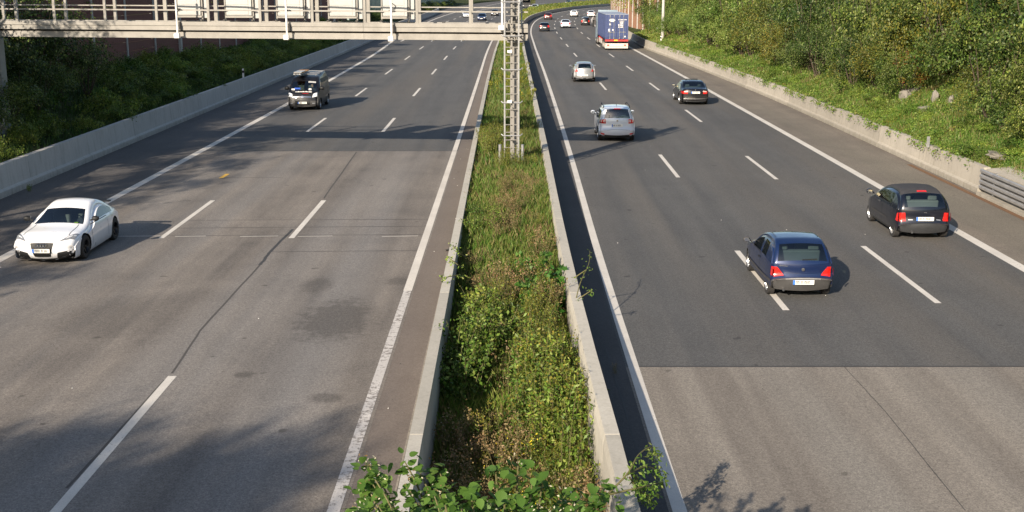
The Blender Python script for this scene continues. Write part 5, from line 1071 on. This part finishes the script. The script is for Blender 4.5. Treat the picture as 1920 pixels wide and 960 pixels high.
def tree(key, x, y, H, label, group=None, dz=0, w=1.0):
    R = empty('tree', (x, y, ground_z(x, y) + dz), random.uniform(0, 6.28), label, 'tree', group); s = H / 9; R.scale = (s * w, s * w, s); a, b = TREES[key]; link_mesh('trunk', a, R); link_mesh('crown', b, R); return R
# right embankment shrubs: (kind, X, Y, size)
GR = {'pale': 'pale green vine mound', 'mid': 'mid green leafy shrub', 'dark': 'dark green shrub with cream tips', 'olive': 'olive brown shrub', 'brown': 'rust brown withered bush', 'low': 'low bright green bramble', 'lowdark': 'low dark green bramble'}
def zone_r(y): return 'by the lamp post' if y > 112 else 'just before the lamp post' if y > 88 else 'level with the black saloon' if y > 66 else 'around the broken concrete' if y > 48 else 'uphill of the barrier marker post' if y > 40 else 'above the guard rail'
def bank(kind, y, o, s=1.0, sz=None, dz=0):
    row = 'at the slope foot' if o < 2.7 else 'low on the slope' if o < 4.2 else 'halfway up' if o < 7 else 'at the slope top'
    return shrub(kind, BAR_R(y) + o, y, s, sz, GR[kind] + ' ' + row + ' ' + zone_r(y), GR[kind] + ' ' + zone_r(y), dz)
rr = random.Random(5)
y = 152.0
while y > 28:
    kind = 'pale' if y > 92 else ('olive' if y > 80 else ('dark' if y > 64 else ('olive' if y > 58 else ('mid' if y > 44 else 'dark'))))
    s = rr.uniform(.72, .95)
    if not (48.5 < y < 57): bank(kind, y, rr.uniform(2.7, 3.5) - (.55 if y > 60 else 0), s * .9, s * rr.uniform(.95, 1.35))
    bank(kind if rr.random() < .7 else 'mid', y + rr.uniform(-1, 1), rr.uniform(4.6, 5.8), s * 1.25, s * rr.uniform(1.3, 1.7), -.2)
    bank(rr.choice(['olive', 'mid', kind]), y + rr.uniform(-1, 1), rr.uniform(7.4, 8.8), s * 1.4, s * 1.5, -.2)
    y -= 2.5 if y > 60 else 2.1
for yy, o, s, k in ((76, 2.6, .75, 'dark'), (70, 2.8, .8, 'dark'), (66.5, 2.9, .7, 'dark'), (62, 3.2, .9, 'brown'), (59.5, 3.4, .8, 'mid'), (57.5, 3.6, .9, 'brown'), (82, 2.9, .9, 'brown'), (47.5, 3.0, .7, 'olive'), (51, 5.2, .8, 'brown'), (54, 5.2, .7, 'dark'), (45, 2.6, .7, 'mid'), (41, 2.3, .7, 'mid'), (38, 2.6, .75, 'dark'), (35, 2.4, .8, 'mid')): bank(k, yy, o, s, s)
for (k, yy, o, s_, z_) in (('dark', 86, 3.3, 1.15, 1.5), ('dark', 78.5, 3.6, 1.3, 1.9), ('dark', 71, 3.7, 1.25, 1.8), ('mid', 67, 4.0, 1.1, 1.9), ('dark', 62, 4.3, 1.1, 1.7), ('olive', 57.5, 4.6, 1.1, 1.6), ('dark', 52, 6.2, 1.4, 1.7), ('dark', 46, 4.6, 1.3, 1.6), ('mid', 41.5, 4.2, 1.3, 1.7), ('dark', 37, 3.9, 1.3, 1.7), ('pale', 97, 3.6, 1.4, 1.8), ('pale', 105, 3.8, 1.5, 1.8), ('olive', 91.5, 3.4, 1.2, 1.6)): bank(k, yy, o, s_, z_, -.3)
for k in range(110):
    yy = 28 + 100 * (k / 110) ** 1.1; bank(rr.choice(['low', 'low', 'lowdark']), yy + rr.uniform(-1, 1), rr.uniform(.7, 2.6), rr.uniform(.4, .8), rr.uniform(.3, .6), -.12)
for (k, o, yy, H, l) in (('d', 9.5, 42, 8.5, 'large olive tree spreading over the top right of the slope'), ('a', 11, 50, 9, 'olive brown tree behind the dark ivy slope'), ('d', 8.2, 35, 8, 'yellowing tree hanging over the embankment above the guard rail'), ('b', 11, 60, 8, 'green tree behind the rubble patch on the slope'), ('c', 10.5, 68, 7.5, 'dark conical tree near the concrete stub wall'), ('a', 12, 78, 6, 'small brown-green tree crowning the bank of bushes'), ('b', 16, 106, 6, 'green tree above the pale vine thicket')): tree(k, BAR_R(yy) + o, yy, H, l)
for (yy, o, s) in ((137, 2.6, 1.3), (143, 2.4, 1.2), (148, 3.4, 1.5), (139, 4.6, 1.8), (145, 5.5, 1.9)): shrub('lowdark' if s < 1.4 else 'dark', BAR_R(yy) + o, yy, s, s, 'dark shaded bush in the gap between lamp post and noise wall', 'dark bushes in the gap beside the noise wall')
# ivy on the right noise wall
def ivy(y0, y1, ztop, drop, seed, mat, lab, n=1600):
    rng = np.random.default_rng(seed); ys_ = rng.uniform(y0, y1, n); u = rng.random(n) ** 1.6; prof = drop * (.55 + .45 * np.sin(ys_ * 1.7 + seed) * np.sin(ys_ * .63)); zs = ztop - u * prof
    P = np.array([(NW_R(a) - .32 - .12 * rng.random(), a, z) for a, z in zip(ys_, zs)]); V, F = leafquads(P, .22, rng, .2, .7, 0, np.tile([-1, -.3, .2], (n, 1)))
    tag(link_mesh('ivy', np_mesh('ivy', V, F, [M[mat]])), lab, 'ivy', 'climbing plants on the right noise wall')
ivy(141, 152, 7.3, 2.6, 3, 'lf_ylw', 'yellow green ivy over the near end of the brown noise wall'); ivy(152, 166, 7.3, 3.4, 4, 'lf_red', 'red ivy hanging over the middle of the brown noise wall'); ivy(160, 190, 7.3, 4.6, 5, 'lf_mid', 'green ivy hanging down the brown noise wall behind the lorry', 2600); ivy(188, 250, 7.3, 5.0, 6, 'lf_ylw', 'yellow ivy on the far end of the brown noise wall', 2600)
# left embankment: shaded bushes and trees
LB = {'dark': 'dark shaded bush', 'lowdark': 'low dark shaded bramble', 'mid': 'shaded green bush', 'low': 'shaded leafy bramble'}
def lbank(kind, y, o, s, sz=None, dz=0):
    zn = 'beside the gantry support post' if y < 60 else 'below the thick wall post' if y < 90 else 'below the thin wall posts' if y < 120 else 'towards the far end of the left barrier'
    return shrub(kind, BAR_L(y) - o, y, s, sz, LB[kind] + (' along the barrier top ' if o < 2.2 else ' up the left bank ') + zn, LB[kind] + ' ' + zn, dz)
for k in range(34):
    yy = 42 + 3.0 * k + rr.uniform(-.8, .8); lbank(rr.choice(['lowdark', 'low', 'lowdark']), yy, rr.uniform(1.0, 1.9), rr.uniform(.55, .9), rr.uniform(.5, .85))
    if k < 26: lbank(rr.choice(['dark', 'mid']) if yy < 60 else 'lowdark', yy + 1, rr.uniform(2.8, 3.8), rr.uniform(.6, .85) if yy < 60 else 1.1, rr.uniform(.7, 1.0) if yy < 60 else rr.uniform(.6, .9))
for k in range(60): lbank(rr.choice(['lowdark', 'lowdark', 'low']), 46 + k * 1.75, rr.uniform(1.6, 5.2), rr.uniform(.7, 1.15), rr.uniform(.75, 1.35), -.1)
for yy in (41, 44, 47, 50, 53, 56, 59): lbank('dark', yy, 5.2, 1.2, 1.4); lbank('dark', yy + 1, 8, 1.3, 1.5)
R = shrub('low', -18.1, 64, .75, 1.2, 'pale green sapling catching the sun beside the left barrier', None, 0, stem=False, name='sapling')
for (k, x, y, H, l) in (('a', -23.5, 50, 8.5, 'olive tree seen through the gantry railing at its far left'), ('a', -26, 57, 9.5, 'tall olive tree behind the left end of the gantry'), ('b', -24.5, 64, 8.0, 'green tree in front of the brown noise wall'), ('c', -27, 72, 10, 'dark tree behind the brown noise wall'), ('b', -25.5, 81, 9, 'green tree rising behind the noise wall with the thick post'), ('a', -26, 92, 9, 'olive tree behind the middle of the brown noise wall'), ('b', -25.5, 104, 9, 'bright green tree seen between the gantry sign boxes'), ('c', -26.5, 118, 9, 'dark tree beyond the last sign boxes'), ('b', -27, 134, 9, 'green tree near the far end of the brown noise wall'), ('a', -28, 150, 9, 'olive tree at the far end of the brown noise wall')): tree(k, x, y, H, l)
# trees beside the near embankment whose shadows fall on the carriageway
for (k, x, y, H, w_) in (('b', -21.5, 41.5, 7.6, .9), ('a', -22.5, 35, 8.5, 1), ('c', -22, 29, 7.6, 1), ('b', -23, 23, 7.5, 1), ('a', -21.5, 18, 6, .9), ('e', -19.6, -11.2, 12.5, .55), ('e', -21.8, -14, 13.7, .6), ('e', -20.5, -6, 10.2, .6), ('e', -20.3, -17, 14.2, .55), ('c', -21, 8, 5.6, 1.2), ('b', -22, 12.5, 6.2, 1.1)):
    tree(k, x, y, H, 'tree on the left bank known by its shadow on the road', 'shading trees beside the left carriageway', 0, w_)
# far green: shrubs along the teal wall, distant tree line
for k in range(26):
    yy = 170 + k * 8.5; x = NW_L(yy) + 2.2 + rr.uniform(-.5, .8); shrub(rr.choice(['dark', 'mid', 'low']), x, yy, rr.uniform(.7, 1.1), rr.uniform(.5, .8), 'dark shrub at the foot of the far teal noise wall', 'shrubs along the far teal noise wall', 0, stem=False)
for k in range(46):
    t = k / 45; x, y = -55 + 270 * t + rr.uniform(-4, 4), 560 + 60 * math.sin(t * 3) + rr.uniform(-15, 15); tree(rr.choice('abc'), x, y, rr.uniform(11, 16), 'distant tree in the line beyond the far bend', 'distant trees beyond the bend', 0, 1.3)
# ---------------- grass and weeds ----------------
def blades(name, pts, h, wd, mat, seed, lean=.45, kinds=None):
    rng = np.random.default_rng(seed); n = len(pts); hh = h * rng.uniform(.45, 1.3, n); a = rng.uniform(0, 2 * np.pi, n); b = rng.uniform(0, 2 * np.pi, n); w_ = wd * rng.uniform(.7, 1.3, n)
    side = np.stack([np.cos(a), np.sin(a), np.zeros(n)], 1) * (w_ / 2)[:, None] if np.ndim(w_) else 0
    ln = np.stack([np.cos(b), np.sin(b), np.zeros(n)], 1) * (hh * rng.uniform(.05, lean, n))[:, None]; up = np.stack([np.zeros(n), np.zeros(n), hh], 1)
    V = np.stack([pts - side, pts + side, pts + ln * .4 + up * .6 + side * .7, pts + ln + up], 1).reshape(-1, 3); F = np.arange(n * 4).reshape(n, 4)[:, [0, 1, 3, 2]] if False else np.arange(n * 4).reshape(n, 4)
    mats = [M[m] for m in (mat if isinstance(mat, tuple) else (mat,))]; mi = None
    if len(mats) > 1: mi = kinds if kinds is not None else rng.integers(0, len(mats), n)
    return tag(link_mesh(name, np_mesh(name, V, F, mats, mi=mi)), kind='stuff')
def fnoise(x, y, s, ph): return np.sin(x * s * 1.3 + ph) * np.cos(y * s + ph * 2) + .6 * np.sin(x * s * 2.7 - y * s * 1.9 + ph * 3) + .4 * np.cos(y * s * 3.7 + x * s * 2.1 + ph)
def med_pts(n, y0, y1, rng):
    y = rng.uniform(y0, y1, n); t = rng.uniform(0, 1, n); lo = np.array([WALL_LO(a) for a in y]) + .2; hi = np.array([WALL_RO(a) for a in y]) - .25; x = lo + (hi - lo) * t
    z = np.array([med_z(a) for a in y]) + .08; return np.stack([x, y, z], 1)
for i, (y0, y1, n, h, wd) in enumerate(((14.5, 20, 22000, .42, .018), (18, 24, 20000, .30, .018), (24, 42, 34000, .34, .02), (42, 75, 26000, .34, .032), (75, 130, 16000, .38, .06), (130, 210, 9000, .45, .12), (210, 330, 8000, .5, .25), (330, 520, 12000, .6, .5))):
    p = med_pts(n, y0, y1, np.random.default_rng(100 + i)); q = fnoise(p[:, 0], p[:, 1], .9, 1.0); r_ = np.random.default_rng(i).random(n); kk = np.where(q > .85, np.where(r_ < .5, 1, 0), np.where(r_ < .08, 1, 0)) if i < 6 else np.where(r_ < .45, 1, 0)
    blades('median_grass', p, h, wd, ('grass', 'straw') if i < 6 else ('lf_bank', 'lf_olive'), 200 + i, kinds=kk)
def slope_pts(n, y0, y1, o0, o1, rng):
    y = rng.uniform(y0, y1, n); o = o0 + (o1 - o0) * rng.random(n) ** 1.2; x = np.array([BAR_R(a) for a in y]) + o; z = np.array([ground_z(a, b) for a, b in zip(x, y)]); return np.stack([x, y, z - .03], 1)
for i, (y0, y1, n, h, wd) in enumerate(((24, 46, 42000, .26, .028), (46, 75, 36000, .30, .045), (75, 110, 18000, .34, .07), (110, 150, 9000, .38, .11))):
    p = slope_pts(n, y0, y1, .42, 4.6, np.random.default_rng(300 + i)); q = fnoise(p[:, 0], p[:, 1], .55, 2.0); r_ = np.random.default_rng(40 + i).random(n); kk = np.where(q > 1.1, np.where(r_ < .4, 1, 0), np.where(r_ < .05, 1, 0)); h = h * .75
    rg = np.random.default_rng(500 + i); pp = slope_pts(int(n * .9), y0, y1, .42, 4.8, rg); pp[:, 2] += rg.random(len(pp)) ** 1.5 * .22 * (1 + fnoise(pp[:, 0], pp[:, 1], 1.4, 3.0) * .5) + .03
    VV, FF = leafquads(pp, (.055, .075, .11, .16)[i], rg, .5, .6); tag(link_mesh('embankment_weeds', np_mesh('embankment_weeds', VV, FF, [M['lf_mid'], M['lf_pale'], M['lf_olive']], mi=np.where(rg.random(len(FF)) < .12, 1, np.where(fnoise(pp[:, 0], pp[:, 1], .6, 5.0) > .7, 2, 0)))), kind='stuff')
    blades('embankment_grass', p, h, wd, ('grass', 'straw'), 400 + i, kinds=kk)
# weeds hanging over the right barrier top
rng = np.random.default_rng(77); n = 16000; y = rng.uniform(41, 125, n); cl = (np.sin(y * 1.9) + np.sin(y * .83 + 1) + np.sin(y * 4.1)) > rng.uniform(-1.2, 1.6, n); y = y[cl]; n = len(y)
f_ = rng.random(n); x = np.array([BAR_R(a) for a in y]) + .36 - .30 * f_ ** 1.5; z = .98 - .40 * f_ ** 1.6 * rng.random(n) + rng.normal(size=n) * .03; x = np.where(z < .88, x - .1, x); V, F = leafquads(np.stack([x, y, z], 1), .10, rng, .3, .5)
tag(link_mesh('overhanging_weeds', np_mesh('overhanging_weeds', V, F, [M['grass'], M['lf_mid']], mi=rng.integers(0, 2, n))), kind='stuff')
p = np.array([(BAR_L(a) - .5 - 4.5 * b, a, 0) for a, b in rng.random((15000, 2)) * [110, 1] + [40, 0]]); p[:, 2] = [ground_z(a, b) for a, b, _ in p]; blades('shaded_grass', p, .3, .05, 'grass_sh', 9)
p = np.array([(-60 + 280 * a, 400 + 150 * b, -.08) for a, b in rng.random((100, 2))])
# --- individual plants of the median
def stalk_mesh(name, n_st, h, spread, leaf_n, lsize, mats, seed, head=None, lean=.25, asp=.4, up=.2):
    rng = np.random.default_rng(seed); b = MB(); C = []; HD = []
    for k in range(n_st):
        a = rng.uniform(0, 6.28); r0 = spread * math.sqrt(rng.random()) * .6; x0, y0 = r0 * math.cos(a), r0 * math.sin(a); hh = h * rng.uniform(.6, 1.1); lx, ly = lean * hh * rng.uniform(-1, 1) + .3 * x0, lean * hh * rng.uniform(-1, 1) + .3 * y0
        pt = [Vector((x0 + lx * t ** 1.6, y0 + ly * t ** 1.6, hh * t)) for t in (0, .35, .7, 1)]; b.tube(pt, [.008, .007, .005, .003], 4, 0, cap=False)
        for q in range(leaf_n): t = rng.uniform(.12, 1); p = pt[0].lerp(pt[3], t); p = Vector((x0 + lx * t ** 1.6, y0 + ly * t ** 1.6, hh * t)); s_ = .05 + .06 * (1 - t); C.append((p.x + rng.normal() * s_, p.y + rng.normal() * s_, p.z + rng.normal() * .02))
        if head:
            for q in range(head[1]): p = pt[3]; HD.append((p.x + rng.normal() * .025, p.y + rng.normal() * .025, p.z + rng.normal() * .06 - .02))
    st = b.mesh('stem', M['stem']); V, F = leafquads(np.array(C), lsize, rng, up, asp, .4); lf = np_mesh('foliage', V, F, [M[m] for m in mats], mi=rng.integers(0, len(mats), len(F)))
    hd = None
    if head: V, F = leafquads(np.array(HD), head[2], rng, .6, .9); hd = np_mesh('flower_head', V, F, [M[head[0]]])
    return st, lf, hd
ST = {'nettle': [stalk_mesh('n', 11, 1.0, .38, 70, .062, ('lf_mid', 'lf_mid', 'lf_dark'), s, ('lf_olive', 14, .03), .1) for s in (1, 2)],
      'bright': [stalk_mesh('b', 9, .75, .4, 40, .12, ('lf_bright',), 3, None, .35, .6, .8)], 'darkweed': [stalk_mesh('d', 11, .9, .45, 60, .068, ('lf_dark', 'lf_mid'), s, None, .3, .6) for s in (4, 5)],
      'dry': [stalk_mesh('y', 14, .85, .3, 16, .05, ('straw',), s, ('straw', 16, .03), .3) for s in (6, 7)], 'rod': [stalk_mesh('r', 10, .9, .4, 30, .07, ('lf_mid', 'lf_ylw'), s, ('lf_ylw', 22, .06), .15) for s in (8, 9)],
      'ragwort': [stalk_mesh('w', 8, .65, .3, 22, .06, ('lf_mid',), 10, ('flower_y', 5, .022), .3)], 'mug': [stalk_mesh('m', 13, 1.05, .4, 46, .055, ('lf_olive', 'lf_mid', 'grass'), s, ('lf_olive', 20, .03), .25) for s in (11, 12)]}
NM = {'nettle': 'nettle_clump', 'bright': 'broadleaf_weed', 'darkweed': 'dark_weed', 'dry': 'dry_weed', 'rod': 'goldenrod_clump', 'ragwort': 'ragwort', 'mug': 'mugwort_clump'}
def plant(kind, x, y, s, label, group=None, z=None):
    st, lf, hd = random.choice(ST[kind]); R = empty(NM[kind], (x, y, (med_z(y) + .05) if z is None else z), random.uniform(0, 6.28), label, 'weed', group); R.scale = (s,) * 3
    link_mesh('stem', st, R); tag(link_mesh('foliage', lf, R), kind='stuff')
    if hd: tag(link_mesh('flower_head', hd, R), kind='stuff')
    return R
T2 = [('mug', 14.8, 18.5, -.5, 1.0, 24, (.6, .95), 'green weeds among the dry grass of the sunken median'), ('nettle', 17.2, 21.5, .15, 1.05, 24, (1.1, 1.5), 'tall green nettles crowding the right wall of the sunken median'), ('bright', 24.5, 28, .45, 1.05, 9, (.9, 1.2), 'glossy bright green broadleaf weed by the right median wall'), ('darkweed', 19.8, 24, -1.0, -.3, 13, (.95, 1.3), 'dark green bush leaning on the left wall of the median'), ('mug', 42.3, 43.2, -.7, .8, 6, (.6, .9), 'brownish weeds at the foot of the caddied ladder mast'.replace('caddied ', '')),
      ('mug', 21, 27, -.6, .8, 20, (.8, 1.05), 'grey green mugwort in the middle of the median'), ('dry', 15.2, 18.6, -1.0, .2, 26, (.8, 1.1), 'tangled dry brown grass by the left wall of the sunken median'), ('ragwort', 15.5, 18, -.5, .5, 9, (.9, 1.2), 'weed with small yellow flowers in the sunken median'),
      ('dry', 20, 29, -.5, .9, 12, (.9, 1.15), 'reddish seed stalks standing above the green median weeds'), ('dry', 30, 40, -.6, .7, 30, (.55, .85), 'reddish brown dock stalks in the sunny median'), ('mug', 27, 42, -1.0, 1.0, 26, (.35, .6), 'low grey green weed in the sunny median'), ('darkweed', 31, 34, -1.2, -.3, 8, (.55, .8), 'leafy bramble spilling over the left median wall'), ('dry', 25, 29, -1.0, -.6, 8, (.5, .7), 'straw coloured tuft by the left median wall'),
      ('rod', 62, 130, -1.0, 1.2, 48, (.7, 1.1), 'yellow green goldenrod growing behind the gantry mast'), ('mug', 42, 60, -1.1, 1.2, 16, (.5, .8), 'weed clump around the foot of the gantry mast'), ('mug', 45.5, 49.5, -1.25, -.5, 9, (.9, 1.2), 'dry green bush over the wall beside the mast foot'), ('dry', 14.5, 17, .75, 1.15, 9, (1.0, 1.2), 'thin brown stalks against the right wall of the sunken median'), ('darkweed', 13, 16, .3, 1.2, 8, (.8, 1.1), 'green weeds behind the round leaved foreground plant'),
      ('bright', 14.8, 18, .1, .9, 5, (.5, .8), 'low lush green weed below the tall nettles')]
for kind, y0, y1, x0, x1, n, (s0, s1), lab in T2:
    for k in range(n):
        y = rr.uniform(y0, y1); plant(kind, rr.uniform(x0, x1), y, rr.uniform(s0, s1), lab, lab[:40].rsplit(' ', 1)[0])
# long shoots reaching over the right wall
def shoot(pts, label, n, size=.06, name='leafy_branch', mats=('lf_mid', 'lf_pale')):
    rng = np.random.default_rng(n); R = empty(name, pts[0][0], 0, label, 'branch'); o = Vector(pts[0][0]); C = []
    for k, path in enumerate(pts):
        P = [Vector(p) - o for p in path]; q, _ = cr([(p.x, p.y, p.z) for p in P], 6) if len(P) > 2 else (P, 0)
        b = MB(); b.tube(q, [.014 - .010 * i / len(q) for i in range(len(q))], 6, cap=False); b.build('twig', M['stem'], R)
        for _ in range(n): t = rng.random() ** .6; p = q[min(len(q) - 1, int(t * len(q)))]; C.append((p.x + rng.normal() * .05, p.y + rng.normal() * .05, p.z + rng.normal() * .045 - .03))
    V, F = leafquads(np.array(C), size, rng, .3, .42, .5); tag(link_mesh('foliage', np_mesh('foliage', V, F, [M[m] for m in mats], mi=rng.integers(0, 2, len(F))), R), kind='stuff')
B0 = g(1120, 900, .3); a_ = lambda px, py, z: tuple(g(px, py, z))
shoot([[a_(1125, 940, 1.0), a_(1175, 890, 1.25), a_(1200, 850, 1.35), a_(1225, 840, 1.3), a_(1234, 862, 1.1)], [a_(1175, 890, 1.25), a_(1210, 875, 1.2), a_(1242, 885, 1.0)], [a_(1180, 895, 1.2), a_(1205, 925, .9), a_(1230, 930, .75)], [a_(1130, 930, 1.05), a_(1195, 915, 1.1), a_(1240, 905, .9)], [a_(1185, 890, 1.2), a_(1200, 905, 1.0), a_(1215, 935, .7)]], 'leafy branch arching over the right median wall above the black strip', 75, .075)
shoot([[a_(1072, 600, .4), a_(1085, 540, .9), a_(1105, 490, 1.2), a_(1106, 470, 1.3)], [a_(1085, 560, .8), a_(1108, 545, 1.0)], [a_(1078, 520, .9), a_(1100, 505, 1.1)]], 'thin sparse shoot leaning over the right median wall in mid distance', 26, .06)
shoot([[a_(870, 500, .5), a_(850, 490, .9), a_(838, 480, 1.0)], [a_(868, 520, .5), a_(845, 518, .9), a_(826, 522, .9)], [a_(880, 480, .5), a_(858, 470, .9), a_(850, 460, 1.05)]], 'bramble shoots reaching over the left median wall towards the brown strip', 50, .07)
# --- the round leaved plant close to the camera
def big_leaf(name, mat):
    out = [(0, 0), (.30, .10), (.42, .38), (.30, .72), (0, 1.05), (-.30, .72), (-.42, .38), (-.30, .10)]
    V = [(x, y, .18 * abs(x) - .12 * y * y) for x, y in out] + [(0, .4, -.05), (0, .75, -.08)]; F = [(0, 1, 2, 8), (2, 3, 9, 8), (3, 4, 9), (4, 5, 9), (5, 6, 8, 9), (6, 7, 0, 8)]
    me = bpy.data.meshes.new(name); me.from_pydata(V, [], F); me.materials.append(M[mat]); me.polygons.foreach_set('use_smooth', [True] * len(F)); return me
M['lf_knot'] = leaf('round_leaf_green', [(.095, .185, .028), (.15, .26, .045)], trans=.42, rough=.65, big=.0); M['lf_knot2'] = leaf('round_leaf_light', [(.13, .24, .05), (.17, .27, .07)], trans=.4, big=0)
BL = [big_leaf('leaf', 'lf_knot'), big_leaf('leaf', 'lf_knot2')]
R = empty('knotweed', (0, 9.0, -.8), 0, 'broad round leaved plant with pale seed sprays filling the bottom edge', 'shrub'); r = random.Random(21); seeds = []; SM = []
cnt = 0; XV = []; XF = []
for k in range(108):
    x0, y0 = r.uniform(-.68, .62), r.uniform(-1.2, .75); x0 -= .14; zt = r.uniform(3.0, 3.72) - .3 * y0; 
    tx = x0 * 1.15 + r.uniform(-.25, .25); ty = y0 + r.uniform(-.2, .35)
    if k < 8: tx = -.8 - .07 * k * r.uniform(.7, 1); ty = r.uniform(.3, .8); zt = 3.3 + r.uniform(-.15, .15)
    P = [Vector((x0 * .6, y0, 0)), Vector((x0 * .8, y0, zt * .5)), Vector((tx, ty, zt)), Vector((tx * 1.12, ty + .15, zt + .12))]; q, _ = cr([tuple(p) for p in P], 5)
    b = MB(); b.tube(q, [.016 - .011 * i / len(q) for i in range(len(q))], 5, cap=False); b.build('stem', M['stem'], R)
    for m in range(26):
        t = 1 - r.random() ** 1.5 * .5; p = q[min(len(q) - 1, int(t * len(q)))]; s = r.uniform(.06, .105) * (1.3 if r.random() < .08 else 1)
        a = r.uniform(0, 6.28); Rm = Matrix.Rotation(a, 3, 'Z') @ Matrix.Rotation(r.uniform(-1.1, .6), 3, 'X') @ Matrix.Rotation(r.uniform(-.5, .5), 3, 'Y'); loc = p + Vector((r.gauss(0, .06), r.gauss(0, .06), r.gauss(0, .04)))
        seen = (loc.y > -.3)
        if cnt < 295 and m % 8 == 0 and loc.y > .1:
            o = link_mesh('leaf', BL[1 if r.random() < .25 else 0], R, loc); o.rotation_euler = Rm.to_euler(); o.scale = (s,) * 3; cnt += 1
        else:
            b0 = len(XV); XV += [tuple(loc + Rm @ (v.co * s)) for v in BL[0].vertices]; XF += [tuple(b0 + i for i in f.vertices) for f in BL[0].polygons]
    if k % 2 == 0:
        for m in range(22): seeds.append(tuple(q[-1] + Vector((r.gauss(0, .06), r.gauss(0, .06), r.gauss(.03, .06)))))
me = bpy.data.meshes.new('foliage'); me.from_pydata(XV, [], XF); me.materials.append(M['lf_knot']); me.polygons.foreach_set('use_smooth', [True] * len(XF)); tag(link_mesh('foliage', me, R), kind='stuff')
V, F = leafquads(np.array(seeds), .026, np.random.default_rng(5), .2, .5); tag(link_mesh('seed_spray', np_mesh('seed_spray', V, F, [M['flower_w'], M['straw']], mi=np.random.default_rng(6).integers(0, 2, len(F))), R), kind='stuff')
# small things lying on the road strips
def weed(px, py, s, lab, kind='darkweed'): p = g(px, py); plant(kind, p.x, p.y, s, lab, z=0.0)
weed(1152, 700, .22, 'dark clump of dead weed on the black strip', 'dry'); weed(693, 885, .16, 'tiny weed growing from the joint of the brown strip'); weed(56, 359, .28, 'small weed at the foot of the left barrier')
p = g(836, 471); b = MB(); b.tube([(0, 0, .03), (.12, .04, .035), (.26, 0, .02), (.4, .05, .03)], [.02, .04, .035, .015], 6); o = b.build('rubber_scrap', M['black']); o.location = p; tag(o, 'dark scrap of rubber lying on the brown median strip', 'debris')
b = MB(); r = random.Random(9)
for k in range(60):
    if r.random() < .5: y = r.uniform(14, 60); x = LL(y) + r.uniform(.25, 1.05)
    else: y = r.uniform(14, 60); x = r.uniform(2.5, 13) if r.random() < .6 else r.uniform(-13, -2.6)
    s = r.uniform(.006, .013); b.box((x, y, s * .4 + .003), (s * 2, s, s * .8), r.randrange(2), rz=r.uniform(0, 3))
tag(b.build('road_litter', [M['white'], M['seam']]), kind='stuff')
